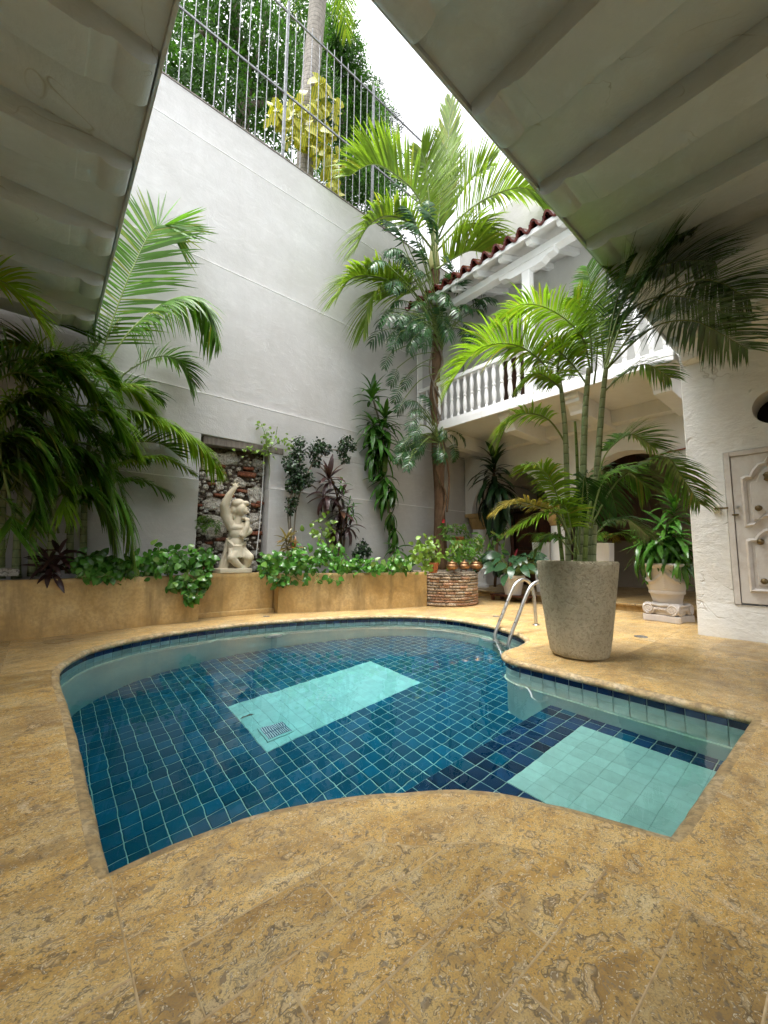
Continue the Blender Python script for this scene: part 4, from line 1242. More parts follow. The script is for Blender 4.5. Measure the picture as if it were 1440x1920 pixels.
prof_ = [(.17, .27), (.19, .285), (.20, .33), (.225, .42), (.24, .425), (.245, .45), (.242, .47), (.235, .475)] + [(.24 + .055 * ((z - .48) / .34) ** .8, z) for z in np.linspace(.48, .82, 30)] + [(.30, .83), (.33, .845), (.345, .87), (.345, .89), (.33, .90), (.29, .90), (.28, .86), (.01, .85)]
mb.lathe([(float(a), float(b)) for a, b in prof_], UC, 120, urnfn); mb.build('bowl', M['urn'], ur, smooth=True, auto=60)
mb = MB(); mb.lathe([(.284, .865), (.15, .88), (.01, .885)], UC, 20, caps=False); mb.build('soil', M['soil'], ur)

# ------------------------------------------------------------------ statue
def capsule_mesh(parts):
    bm = bmesh.new()
    for p in parts:
        if p[0] == 'e':
            _, c, r, rot = p
            Mx = Matrix.Translation(c) @ rot @ Matrix.Diagonal((r[0] * .9, r[1] * .9, r[2] * .95, 1))
            bmesh.ops.create_icosphere(bm, subdivisions=3, radius=1, matrix=Mx)
        else:
            _, pts, rs = p
            pts = [Vector(q) for q in pts]
            for a in range(len(pts) - 1):
                n = 7
                for w in range(n):
                    t = w / (n - 1); c = pts[a].lerp(pts[a + 1], t); r = (rs[a] + (rs[a + 1] - rs[a]) * t) * .9
                    bmesh.ops.create_icosphere(bm, subdivisions=2, radius=r, matrix=Matrix.Translation(c))
    return bm
SX = Py(437, 1072, 6.72)
SB = Vector((SX.x, 6.74, .668))
sta = thing('garden_statue', 'cream cast-stone putto with raised arm standing in front of the rubble niche', 'statue', SB)
S = 1.0
def sp(px, py, dy=0.):
    q = Py(px, py, 6.74 + dy); return q
I4 = Matrix.Identity(4)
E_ = lambda px, py, r, dy=0., rot=I4: ('e', sp(px, py, dy), r, rot)
def C_(pts, rs): return ('c', [sp(*p) for p in pts], rs)
rx = lambda a: Matrix.Rotation(a, 4, 'Y')
parts = [
    E_(452, 955, (.112, .115, .125), -.02, rx(.15)),                       # head
    E_(446, 944, (.125, .12, .085), .01, rx(-.25)), E_(438, 957, (.085, .11, .10), .04), E_(461, 944, (.06, .075, .05), -.06), E_(434, 968, (.06, .08, .06), .05),  # hair
    E_(460, 958, (.06, .06, .065), -.07), E_(466, 961, (.022, .026, .020), -.125), E_(459, 972, (.055, .05, .035), -.07), E_(464, 974, (.03, .025, .018), -.11), E_(465, 953, (.02, .03, .012), -.105),   # face, nose, chin, brow
    C_([(447, 972), (444, 988)], [.07, .09]),                            # neck
    E_(446, 1000, (.165, .125, .13), 0., rx(.1)), E_(443, 1018, (.145, .12, .13)), E_(446, 990, (.15, .09, .07), -.03),  # chest, waist
    E_(446, 1036, (.17, .135, .11)),                                       # hips
    C_([(434, 990, .0), (423, 966, .02), (421, 948, .0)], [.085, .092, .082]), C_([(421, 948, 0.), (430, 928, -.03), (439, 916, -.05)], [.082, .064, .046]), E_(440, 912, (.046, .04, .055), -.05),  # raised arm
    C_([(438, 910, -.06), (434, 906, -.08)], [.018, .013]), C_([(441, 908, -.06), (440, 901, -.07)], [.017, .012]), C_([(443, 910, -.06), (447, 905, -.07)], [.016, .011]), C_([(444, 914, -.07), (449, 911, -.09)], [.015, .011]),
    C_([(458, 986, -.03), (467, 996, -.09), (456, 1004, -.14)], [.075, .066, .058]), C_([(456, 1004, -.14), (462, 990, -.15), (464, 980, -.14)], [.056, .05, .044]), E_(464, 976, (.045, .04, .05), -.14),  # bent arm and hand to the cheek
    C_([(440, 1036, -.06), (434, 1046, -.13)], [.105, .088]), C_([(434, 1046, -.13), (445, 1058, -.12), (456, 1066, -.11)], [.082, .066, .044]), E_(461, 1069, (.07, .04, .03), -.14),   # crossing leg
    C_([(456, 1036, -.05), (467, 1045, -.15)], [.105, .09]), C_([(467, 1045, -.15), (463, 1058, -.10), (458, 1067, -.08)], [.084, .066, .044]), E_(458, 1070, (.06, .05, .03), -.13),    # bent leg
]
# drapery: long folds falling behind to the base
for (px, a, b, r0, r1, dy) in ((429, 1000, 1068, .05, .085, .07), (423, 1012, 1070, .04, .075, .05), (436, 1005, 1070, .06, .09, .10), (444, 1015, 1070, .06, .09, .11), (453, 1028, 1070, .05, .09, .10), (418, 1036, 1070, .03, .06, .02), (427, 1042, 1070, .035, .055, -.04), (462, 1040, 1070, .04, .07, .08)):
    parts.append(C_([(px + 4, a, dy), (px - 1, (a + b) / 2, dy), (px - 4, b, dy)], [r0, (r0 + r1) / 2, r1]))
for q in range(5):   # sash and tunic folds round the hips
    parts.append(C_([(428, 1014 + q * 5, -.02), (438, 1024 + q * 5, -.125), (453, 1024 + q * 4, -.12), (461, 1016 + q * 5, .0)], [.020, .024, .024, .018]))
for q in range(6):   # hem pleats
    parts.append(C_([(431 + q * 6, 1030, -.12), (430 + q * 6.6, 1044, -.15)], [.026, .03]))
bm = capsule_mesh(parts)
zc = SB.z
for v in bm.verts: v.co.z = max(v.co.z, zc + .05)
me = bpy.data.meshes.new('figure'); bm.to_mesh(me); bm.free()
for v in me.vertices: v.co -= SB
so = bpy.data.objects.new('tmp', me); COL.objects.link(so)
rm = so.modifiers.new('r', 'REMESH'); rm.mode = 'VOXEL'; rm.voxel_size = .0095
sm = so.modifiers.new('s', 'SMOOTH'); sm.iterations = 2; sm.factor = .5
dg = bpy.context.evaluated_depsgraph_get()
me2 = bpy.data.meshes.new_from_object(so.evaluated_get(dg)); me2.name = 'figure'
bpy.data.objects.remove(so)
me2.materials.clear(); me2.materials.append(M['statue'])
me2.polygons.foreach_set('use_smooth', [True] * len(me2.polygons))
link('figure', me2, sta)
mb = MB(); mb.prism([SB + Vector(p) for p in ((-.26, -.17, 0), (.25, -.19, 0), (.28, -.1, 0), (.27, .16, 0), (-.27, .16, 0), (-.29, -.08, 0))], (0, 0, .075)); mb.build('plinth', M['statue'], sta, bevel=.014)
# ================================================================== PLANTS
UPV = Vector((0, 0, 1))
def bez(P_, t):
    n = len(P_) - 1
    q = [p.copy() for p in P_]
    for r in range(n):
        for i in range(n - r): q[i] = q[i].lerp(q[i + 1], t)
    return q[0]
def frond(name, parent, P_, leafm, n=46, L=.5, W=.03, t0=.18, sw0=70, sw1=28, lift=18, droop=.25, r0=.014, stemm='petiole', side=None, prof=None, seg=4, up=UPV, both=(1, 1), rr=None):
    """one pinnate frond: arching rachis with paired leaflets"""
    rr = rr or rnd
    C = curve(P_, 40)
    m = len(C) - 1
    mb = MB(); mb.cur = 1
    mb.tube(C[::2] if m % 2 == 0 else C, [max(.0025, r0 * (1 - .85 * i / (len(C[::2] if m % 2 == 0 else C) - 1))) for i in range(len(C[::2] if m % 2 == 0 else C))], 5, False)
    mb.cur = 0
    def pt(t):
        x = t * m; i = min(int(x), m - 1); return C[i].lerp(C[i + 1], x - i)
    for i in range(n):
        u = (i + .5) / n
        t = t0 + (1 - t0) * u
        p = pt(t); T = (pt(min(1, t + .02)) - pt(max(0, t - .02))).normalized()
        S_ = T.cross(up)
        if S_.length < .05: S_ = T.cross(CR)
        S_.normalize()
        if side is not None: S_ = (S_ * .35 + side * .65); S_ = (S_ - T * S_.dot(T)).normalized()
        N = S_.cross(T)
        pl = prof(u) if prof else (.42 + .75 * math.sin(PI * min(1, .18 + u * .72))) * (1 if u < .8 else 1 - (u - .8) * 2.2)
        for s in (-1, 1):
            if both[0 if s < 0 else 1] == 0: continue
            ln = L * pl * rr.uniform(.88, 1.08)
            sw = rad(sw0 + (sw1 - sw0) * u + rr.uniform(-5, 5)); lf = rad(lift + rr.uniform(-9, 9))
            d = T * math.cos(sw) + (S_ * s * math.cos(lf) + N * math.sin(lf)) * math.sin(sw)
            wd = (T - d * T.dot(d))
            if wd.length < .1: wd = N.copy()
            wd.normalize()
            wd = (wd * math.cos(.35) + d.cross(wd) * math.sin(.35) * s).normalized()
            w0 = W * rr.uniform(.85, 1.1) * (.6 + .4 * pl)
            v = []; f = []
            dr = droop * rr.uniform(.7, 1.3)
            for q in range(seg + 1):
                x = q / seg
                c = p + d * (ln * x * (1 - .12 * dr * x)) + Vector((0, 0, -dr * ln * x * x))
                w = w0 * (.45 + 1.1 * x) if x < .35 else w0 * (1 - ((x - .35) / .65) ** 1.8) * .84
                w = max(w, w0 * .04)
                v += [c - wd * w * .5, c + wd * w * .5]
            for q in range(seg): f.append((2 * q, 2 * q + 1, 2 * q + 3, 2 * q + 2))
            mb.add(v, f)
    off = wloc(parent)
    me = bpy.data.meshes.new(name)
    me.from_pydata([(a[0] - off.x, a[1] - off.y, a[2] - off.z) for a in mb.v], [], mb.f)
    me.materials.append(M[leafm]); me.materials.append(M[stemm])
    me.polygons.foreach_set('material_index', mb.mi)
    me.polygons.foreach_set('use_smooth', [True] * len(me.polygons))
    return link(name, me, parent)

def leaf_mesh(name, mat, kind='lance', L=1., W=.25, fold=.25, curl=.3, seg=6, stem=.0):
    """one leaf along +Y from the origin, face +Z, tip bending down"""
    mb = MB(); v = []; f = []
    for q in range(seg + 1):
        x = q / seg
        if kind == 'lance': w = math.sin(PI * min(1, x * .93 + .05)) ** .75 * W * (1 - .25 * x)
        elif kind == 'heart': w = W * (1.0 * math.sin(PI * (x ** .62) * .98 + .04) ** .8 + (.18 if q == 0 else 0))
        elif kind == 'strap': w = W * (min(1, .35 + x * 3)) * (1 - max(0, (x - .55) / .45) ** 1.6 * .96)
        else: w = W * math.sin(PI * x) ** .6
        w = max(w, W * .03) / 2
        a = curl * x
        y = L * (math.sin(a) / curl * 1 if curl else x); z = -L * ((1 - math.cos(a)) / curl if curl else 0)
        if kind == 'heart' and q == 0: yb = y - .10 * L
        else: yb = y
        v += [(-w, yb, z + w * fold), (0, y, z), (w, yb, z + w * fold)]
    for q in range(seg):
        a = 3 * q
        f += [(a, a + 1, a + 4, a + 3), (a + 1, a + 2, a + 5, a + 4)]
    mb.add(v, f)
    me = mb.mesh(name, mat, smooth=True)
    return me
LEAF = {
    'pothos': [leaf_mesh('leaf', M['pothos'], 'heart', 1, .72, .18, c) for c in (.5, .9)],
    'lime': [leaf_mesh('leaf', M['lime'], 'heart', 1, .70, .2, .7)],
    'drac': [leaf_mesh('leaf', M['drac'], 'strap', 1, .17, .35, c) for c in (.5, 1.0, 1.5)],
    'drac_dark': [leaf_mesh('leaf', M['drac_dark'], 'strap', 1, .15, .35, c) for c in (.8, 1.4)],
    'cordy': [leaf_mesh('leaf', M['cordy'], 'lance', 1, .26, .3, c) for c in (.5, 1.1)],
    'croton': [leaf_mesh('leaf', M['croton'], 'lance', 1, .22, .3, c) for c in (.5, 1.0)],
    'cala': [leaf_mesh('leaf', M['calathea'], 'lance', 1, .46, .15, c) for c in (.5, 1.0)],
    'varieg': [leaf_mesh('leaf', M['varieg'], 'heart', 1, .85, .15, c) for c in (.5, 1.0)],
    'small': [leaf_mesh('leaf', M['small_dark'], 'round', 1, .8, .1, .4, 4)],
    'green': [leaf_mesh('leaf', M['areca'], 'lance', 1, .34, .2, c) for c in (.4, .9)],
}
def rdir(rr=rnd):
    a = rr.uniform(0, 2 * PI); z = rr.uniform(-1, 1); s = math.sqrt(1 - z * z); return Vector((s * math.cos(a), s * math.sin(a), z))
def rosette(parent, c, axis, key, n, L, e0=75, e1=-25, rr=rnd, nm='leaf', jit=.25):
    """leaves spiral round an axis, from upright at the heart to hanging below"""
    axis = axis.normalized(); a0 = axis.orthogonal().normalized(); b0 = axis.cross(a0)
    for i in range(n):
        u = (i + .5) / n; th = i * 2.4 + rr.uniform(-.3, .3); el = rad(e0 + (e1 - e0) * u + rr.uniform(-10, 10))
        h = a0 * math.cos(th) + b0 * math.sin(th)
        d = h * math.cos(el) + axis * math.sin(el)
        p = c - axis * (L * .35 * u) + h * .008
        nrm = axis * math.cos(el) - h * math.sin(el)
        inst(nm, rr.choice(LEAF[key]), parent, frame(p, d, nrm, L * rr.uniform(.75, 1.1)))
def scatter_leaves(parent, pts, key, size, face=Vector((-.4, -.8, .45)), spread=.7, hang=.5, nm='leaf', rr=rnd):
    for p in pts:
        n = (face.normalized() + rdir(rr) * spread).normalized()
        d = (Vector((0, 0, -1)) * hang + rdir(rr) * .9 + face * .35)
        d = d - n * d.dot(n)
        if d.length < .1: continue
        inst(nm, rr.choice(LEAF[key]), parent, frame(p, d, n, size * rr.uniform(.65, 1.2)))
def soft_foliage(parent, name, centres, mat, count, size, key, rr=rnd, kind='stuff', flat=1.):
    """many small leaves joined into one part"""
    src = LEAF[key][0]; co = [v.co.copy() for v in src.vertices]; fc = [tuple(p.vertices) for p in src.polygons]
    mb = MB(); tot = sum(c[1] ** 2 for c in centres)
    for (c, r) in centres:
        for q in range(int(count * r * r / tot)):
            d = rdir(rr); p = c + d * r * (rr.random() ** .45) * rr.uniform(.75, 1.05); p.z -= 0
            Mx = frame(p, (d + rdir(rr) * .9 + Vector((0, 0, -.25))), (d * .6 + UPV * .6 + rdir(rr) * .6).normalized(), size * rr.uniform(.6, 1.25))
            mb.add([Mx @ v for v in co], fc)
    off = wloc(parent); me = bpy.data.meshes.new(name)
    me.from_pydata([(a[0] - off.x, a[1] - off.y, a[2] - off.z) for a in mb.v], [], mb.f); me.materials.append(M[mat])
    o = link(name, me, parent)
    if kind: tag(o, kind=kind)
    return o
Y_ = lambda Y, *pts: [Py(p[0], p[1], Y + (p[2] if len(p) > 2 else 0)) for p in pts]
D_ = lambda D, *pts: [Pd(p[0], p[1], D + (p[2] if len(p) > 2 else 0)) for p in pts]

# ------------------------------------------------------------------ areca palms at the left
lp = thing('areca_palm', 'dense clump of areca palms spilling over the left planter', 'palm', (.15, 6.55, .6))
B_ = dict(leafm='areca', n=50, L=.62, W=.050, droop=.22)
def LF(pts, Y=6.45, **kw):
    a = dict(B_); a.update(kw); a['W'] = min(a['W'], .044); a['n'] = int(a['n'] * 1.15); a['L'] *= 1.05; a['leafm'] = 'areca' if a['leafm'] == 'areca_shaded' and rnd.random() < .85 else ('areca_bright' if a['leafm'] == 'areca' and rnd.random() < .3 else a['leafm']); a.setdefault('sw0', 76); a.setdefault('sw1', 40); frond('frond', lp, Y_(Y, *pts), **a)
LF([(165, 760), (205, 620), (250, 500), (292, 425), (330, 432, -.1)], 6.6, L=.78, n=62, t0=.2, lift=4, droop=.10, sw0=72, sw1=35, side=Vector((1, 0, 0)), leafm='areca')
LF([(170, 740), (240, 625), (320, 562), (378, 568), (412, 640)], 6.35, L=.50, n=56, t0=.25, lift=-22, droop=.55)
LF([(170, 770), (235, 700), (300, 668), (340, 680), (358, 715)], 6.55, L=.46, n=40, t0=.3, droop=.35)
LF([(120, 760), (220, 765), (300, 785), (375, 832), (416, 885)], 6.45, L=.42, n=54, t0=.3, lift=-5, droop=.4)
LF([(-60, 720), (40, 672), (120, 690), (190, 740), (232, 815)], 5.75, L=.62, n=62, t0=.1, lift=12, droop=.35, W=.045)
LF([(-60, 760), (20, 700), (75, 715), (112, 765), (122, 800)], 5.5, L=.42, n=46, t0=.1, droop=.3)
LF([(90, 850), (150, 868), (200, 908), (238, 965), (252, 1060)], 6.25, L=.50, n=62, t0=.12, lift=0, droop=.45)
LF([(40, 860), (75, 885), (115, 905), (122, 925), (118, 960)], 5.7, L=.30, n=22, t0=.35, sw0=80, sw1=30, W=.045, droop=.5, leafm='areca_bright')
LF([(10, 880), (40, 905), (62, 925), (66, 945), (64, 985)], 5.75, L=.32, n=24, t0=.35, sw0=80, W=.05, droop=.4, leafm='areca_shaded')
LF([(-40, 900), (0, 930), (20, 950), (20, 985), (8, 1045)], 5.6, L=.36, n=26, t0=.3, sw0=75, W=.055, droop=.3, leafm='areca_shaded')
LF([(-140, 560), (-60, 520), (0, 525), (45, 560), (82, 612)], 4.9, L=.42, n=40, t0=.1, W=.035, leafm='areca_bright', droop=.3)
LF([(110, 820), (180, 835), (240, 828), (300, 832), (335, 855)], 6.75, L=.40, n=44, t0=.2, lift=35)
LF([(120, 900), (190, 880), (250, 862), (310, 858), (366, 888)], 6.5, L=.26, n=44, t0=.3, leafm='areca_bright', droop=.5)
LF([(130, 930), (200, 905), (260, 900), (320, 925)], 6.75, L=.28, n=32, t0=.3, leafm='areca_shaded', droop=.5)
LF([(60, 800), (100, 740), (130, 700), (170, 690), (210, 720)], 6.2, L=.55, n=52, t0=.15, droop=.4)
LF([(20, 820), (60, 760), (110, 760), (170, 800), (200, 870)], 5.9, L=.55, n=56, t0=.15, droop=.5, leafm='areca')
LF([(-60, 800), (0, 770), (60, 790), (110, 850), (130, 930)], 5.7, L=.5, n=54, t0=.15, droop=.5, leafm='areca_shaded')
LF([(-60, 860), (-10, 830), (40, 850), (80, 900)], 5.9, L=.45, n=46, t0=.15, droop=.5, leafm='areca_shaded')
LF([(140, 780), (160, 690), (190, 640), (215, 620)], 6.7, L=.5, n=42, t0=.25, leafm='areca_shaded')
LF([(120, 800), (110, 720), (80, 660), (30, 640)], 6.4, L=.55, n=50, t0=.2, droop=.3)
LF([(80, 800), (50, 720), (0, 660), (-60, 640)], 6.2, L=.55, n=50, t0=.2, droop=.3)
LF([(160, 800), (200, 740), (250, 720), (300, 745)], 6.75, L=.42, n=40, t0=.25, leafm='areca_shaded', droop=.4)
LF([(60, 950), (120, 880), (190, 850), (270, 860)], 6.65, L=.42, n=44, t0=.2, leafm='areca_shaded', droop=.5)
LF([(20, 920), (70, 840), (140, 800), (210, 830)], 6.3, L=.48, n=50, t0=.2, leafm='areca', droop=.5)
LF([(-30, 960), (-10, 880), (30, 820), (90, 810)], 6.0, L=.45, n=46, t0=.2, leafm='areca_shaded', droop=.5)
for (a, b_, c_, d_, e_, Yq) in (((70, 900), (80, 780), (110, 690), (160, 660), (215, 700), 5.95), ((40, 900), (30, 780), (60, 690), (120, 670), (175, 730), 5.7), ((90, 920), (120, 820), (170, 770), (225, 790), (262, 850), 6.2), ((20, 940), (0, 840), (20, 760), (70, 740), (125, 800), 5.6),
                          ((60, 960), (80, 880), (130, 840), (180, 870), (205, 940), 6.0), ((0, 960), (-20, 880), (10, 820), (60, 830), (95, 900), 5.6), ((110, 900), (150, 800), (200, 740), (250, 730), (290, 770), 6.4), ((80, 980), (110, 930), (160, 915), (200, 960), (215, 1020), 6.1), ((-20, 980), (-20, 900), (20, 870), (60, 900), (80, 960), 5.75)):
    LF([a, b_, c_, d_, e_], Yq, L=.44, n=54, t0=.28, leafm=rnd.choice(['areca', 'areca', 'areca_bright']), droop=.45, lift=8)
for q in range(5):
    x = rnd.uniform(-60, 190); y = rnd.uniform(800, 960); dx = rnd.uniform(-90, 150)
    LF([(90 + x * .2, 1000), (x * .7 + 20, (y + 960) / 2), (x, y), (x + dx * .5, y - rnd.uniform(10, 60)), (x + dx, y + rnd.uniform(20, 90))], rnd.uniform(6.3, 6.85), L=rnd.uniform(.32, .5), n=40, t0=.3, leafm='areca_shaded', droop=.5)
for (px, py, top, Y) in ((95, 1075, 850, 6.55), (60, 1080, 820, 6.7), (130, 1075, 800, 6.75), (30, 1085, 860, 6.6), (155, 1078, 790, 6.7), (0, 1085, 840, 6.7)):
    mb = MB(); mb.tube(curve(Y_(Y, (px, py), (px + 4, (py + top) / 2), (px + 15, top)), 14), [.05, .048, .045, .042, .04, .038, .036, .034, .032, .03, .028, .026, .025, .024, .022][:len(curve(Y_(Y, (px, py), (px + 4, (py + top) / 2), (px + 15, top)), 14))], 9)
    mb.build('cane', M['cane'], lp, smooth=True)

# ------------------------------------------------------------------ potted areca palm
AD = 4.12
ap = thing('areca_palm', 'tall potted areca palm with ringed canes and bright fronds in the stone pot', 'palm', (PC.x, PC.y, .86))
canes = [([(1090, 1066), (1092, 932), (1097, 776), (1104, 690)], .034, 0.), ([(1104, 1066), (1119, 883), (1131, 737), (1143, 640)], .030, .05), ([(1066, 1066), (1061, 834), (1054, 748), (1050, 715)], .024, -.06),
         ([(1078, 1066), (1084, 960), (1082, 860), (1078, 790)], .018, .12), ([(1112, 1066), (1116, 980), (1124, 900)], .022, -.1), ([(1056, 1066), (1048, 990), (1042, 940)], .018, .08), ([(1096, 1066), (1100, 990), (1108, 940)], .02, -.15)]
for pts, r, dd in canes:
    C = curve(D_(AD + dd, *pts), 26)
    mb = MB(); mb.tube(C, [r * (1.25 - .6 * i / (len(C) - 1)) for i in range(len(C))], 12); mb.build('cane', M['cane'] if r > .021 else M['canegreen'], ap, smooth=True)
B2 = dict(leafm='areca_bright', n=46, L=.40, W=.030, droop=.28, r0=.011)
def AF(pts, D=AD, **kw):
    a = dict(B2); a.update(kw); a['L'] *= 1.18; a['n'] = int(a['n'] * 1.4); a['W'] *= .80; a.setdefault('sw0', 78); a.setdefault('sw1', 42); frond('frond', ap, D_(D, *pts), **a)
AF([(1055, 735), (1014, 677), (962, 646), (897, 655), (846, 716)], AD - .1, L=.42, n=54, t0=.22, lift=25, droop=.35)
AF([(1106, 690), (1090, 630), (1040, 585), (985, 570), (935, 592)], AD + .1, L=.36, n=50, t0=.2, lift=15, droop=.4)
AF([(1066, 840), (1030, 788), (985, 775), (955, 790), (938, 825)], AD - .05, L=.26, n=44, t0=.25, droop=.35)
AF([(1136, 690), (1177, 580), (1230, 495), (1270, 450), (1310, 430)], AD - .3, L=.50, n=56, t0=.15, leafm='areca_shaded', lift=10, droop=.2, W=.034)
AF([(1138, 690), (1225, 573), (1293, 530), (1345, 528), (1405, 560)], AD - .35, L=.40, n=54, t0=.15, leafm='areca_shaded', droop=.3, W=.032)
AF([(1140, 690), (1190, 640), (1240, 607), (1300, 602), (1350, 625), (1402, 655)], AD - .35, L=.40, n=56, t0=.18, leafm='areca_shaded', lift=14, droop=.25, W=.034)
AF([(1136, 680), (1160, 590), (1200, 520), (1270, 490), (1340, 490)], AD - .2, L=.46, n=52, t0=.2, leafm='areca_shaded', droop=.3, W=.034)
AF([(1140, 670), (1170, 600), (1220, 560), (1300, 560), (1380, 600)], AD - .15, L=.40, n=50, t0=.2, leafm='areca_shaded', droop=.3, W=.032)
AF([(1136, 690), (1150, 590), (1180, 500), (1230, 430), (1260, 410)], AD - .1, L=.44, n=52, t0=.2, leafm='areca_shaded', droop=.2, W=.034)
AF([(1128, 740), (1165, 705), (1210, 683), (1256, 708)], AD + .05, L=.24, n=40, t0=.25, leafm='areca', droop=.4)
AF([(1134, 690), (1128, 610), (1138, 540), (1152, 478)], AD + .2, L=.36, n=46, t0=.2, lift=10, droop=.2)
AF([(1110, 700), (1108, 640), (1098, 590), (1075, 560)], AD + .15, L=.34, n=42, t0=.2, droop=.3)
AF([(1114, 720), (1120, 650), (1112, 560), (1100, 500)], AD + .25, L=.34, n=42, t0=.2, droop=.25, leafm='areca')
AF([(1052, 730), (1036, 715), (1005, 700), (975, 725)], AD - .1, L=.20, n=32, t0=.2, droop=.5)
AF([(1100, 720), (1070, 680), (1035, 650), (1010, 660)], AD + .1, L=.30, n=40, t0=.2, droop=.5)
AF([(1052, 740), (1046, 690), (1060, 640), (1090, 620)], AD + .1, L=.28, n=36, t0=.2, droop=.4)
AF([(1110, 990), (1128, 870), (1160, 826), (1190, 816), (1228, 840)], AD - .1, L=.26, n=44, t0=.35, leafm='areca', lift=25, droop=.25)
AF([(1112, 980), (1160, 900), (1242, 856), (1278, 893), (1312, 945)], AD - .15, L=.24, n=50, t0=.35, leafm='areca', droop=.45)
AF([(1108, 980), (1130, 905), (1171, 882), (1216, 915)], AD - .2, L=.28, n=44, t0=.25, leafm='areca', droop=.5)
AF([(1070, 1020), (1045, 966), (1004, 948), (968, 941), (930, 958)], AD - .25, L=.22, n=38, t0=.3, leafm='areca_yellow', droop=.35)
AF([(1072, 1020), (1045, 963), (1004, 970), (955, 995)], AD - .3, L=.20, n=36, t0=.3, leafm='areca_bright', droop=.4)
AF([(1066, 1010), (1045, 930), (1022, 885), (985, 872)], AD - .2, L=.28, n=42, t0=.25, leafm='areca_bright', lift=10, droop=.4)
AF([(1104, 1020), (1140, 980), (1180, 975), (1215, 1005)], AD + .1, L=.20, n=34, t0=.25, leafm='areca_shaded', droop=.5)
AF([(1075, 1040), (1050, 1010), (1030, 1005), (1005, 1030)], AD - .2, L=.16, n=26, t0=.3, leafm='areca', droop=.5)
AF([(1085, 1040), (1070, 985), (1060, 950), (1035, 940)], AD - .2, L=.22, n=36, t0=.3, leafm='areca_bright', droop=.4)
for q in range(2):
    a = rnd.uniform(-70, 90)
    AF([(1085, 1040), (1085 + a * .4, 960), (1085 + a, 900 + rnd.uniform(-20, 30)), (1085 + a * 1.7, 930 + rnd.uniform(0, 40))], AD + rnd.uniform(-.15, .35), L=.24, n=34, t0=.35, leafm=rnd.choice(['areca', 'areca_shaded']), droop=.5)

# ------------------------------------------------------------------ tall palm by the corner
cp_b = Py(826, 1010, 6.42); cp_c = Py(815, 470, 6.40)
tp = thing('corner_palm', 'tall palm with yellow-green crown rising by the corner of the balcony', 'palm', (cp_b.x, cp_b.y, .6))
ptsT = [Vector((cp_b.x, 6.42, .55))] + Y_(6.42, (822, 860), (816, 740), (820, 640), (818, 540), (815, 500))
C = curve(ptsT, 40); mb = MB(); mb.tube(C, [.15 + .02 * math.sin(i * .9) - .05 * i / len(C) for i in range(len(C))], 14); mb.build('trunk', M['brownbark'], tp, smooth=True)
mb = MB(); mb.tube(curve(Y_(6.40, (815, 505), (814, 470), (818, 430)), 12), [.13, .14, .145, .14, .13, .12, .11, .10, .09, .08, .07, .06, .05][:len(curve(Y_(6.40, (815, 505), (814, 470), (818, 430)), 12))], 12); mb.build('crownshaft', M['crownshaft'], tp, smooth=True)
for q, pts in enumerate([[(824, 990), (836, 930), (818, 880), (832, 830), (814, 780)], [(830, 800), (812, 730), (830, 680), (818, 640)], [(838, 960), (842, 900), (836, 850)], [(812, 820), (828, 760), (806, 700), (812, 650)]]):
    mb = MB(); mb.tube(curve(Y_(6.25, *pts), 20), .024, 7); mb.build('aerial_root', M['brownbark'] if q % 2 == 0 else M['greybark'], tp, smooth=True)
B3 = dict(leafm='coco', n=56, L=1.05, W=.060, droop=.22, r0=.030, lift=30)
def CFr(pts, Y=6.4, **kw):
    a = dict(B3); a.update(kw); a['L'] *= .96; a['n'] = int(a['n'] * 1.35); a['W'] *= 1.05; frond('frond', tp, Y_(Y, *pts), **a)
def CFd(pts, D, **kw):
    a = dict(B3); a.update(kw); a['n'] = int(a['n'] * 1.35); frond('frond', tp, D_(D, *pts), **a)
CFr([(818, 450), (826, 380), (838, 290), (845, 190)], 6.3, L=.95, n=64, t0=.1, lift=15, sw0=40, sw1=14, droop=.05, side=Vector((.75, -.65, 0)), W=.07)
CFr([(812, 450), (785, 372), (745, 330), (700, 308), (655, 330)], 6.3, L=1.0, n=62, lift=60, droop=.2)
CFr([(812, 470), (770, 420), (725, 405), (690, 425), (668, 465)], 6.2, L=.8, n=52, lift=35, droop=.4)
CFr([(806, 520), (765, 550), (725, 543), (694, 565), (682, 622)], 6.3, L=.72, n=58, lift=20, droop=.45)
CFr([(806, 510), (758, 535), (712, 520), (662, 520), (634, 556)], 6.2, L=.8, n=58, lift=35, droop=.45)
CFd([(820, 455), (872, 400), (925, 366), (980, 352), (1022, 372)], 10.0, L=1.1, n=62, lift=35, droop=.35)
CFd([(820, 470), (860, 428), (900, 420), (925, 448), (935, 490)], 9.9, L=.8, n=48, lift=10, droop=.45)
CFd([(818, 505), (850, 485), (885, 470), (925, 482)], 9.8, L=.95, n=46, lift=50, droop=.25)
CFd([(820, 450), (850, 385), (885, 335), (920, 310)], 10.6, L=1.0, n=56, lift=40, droop=.2)
CFr([(814, 460), (805, 380), (800, 320), (790, 280)], 6.1, L=.9, n=52, lift=15, droop=.1)

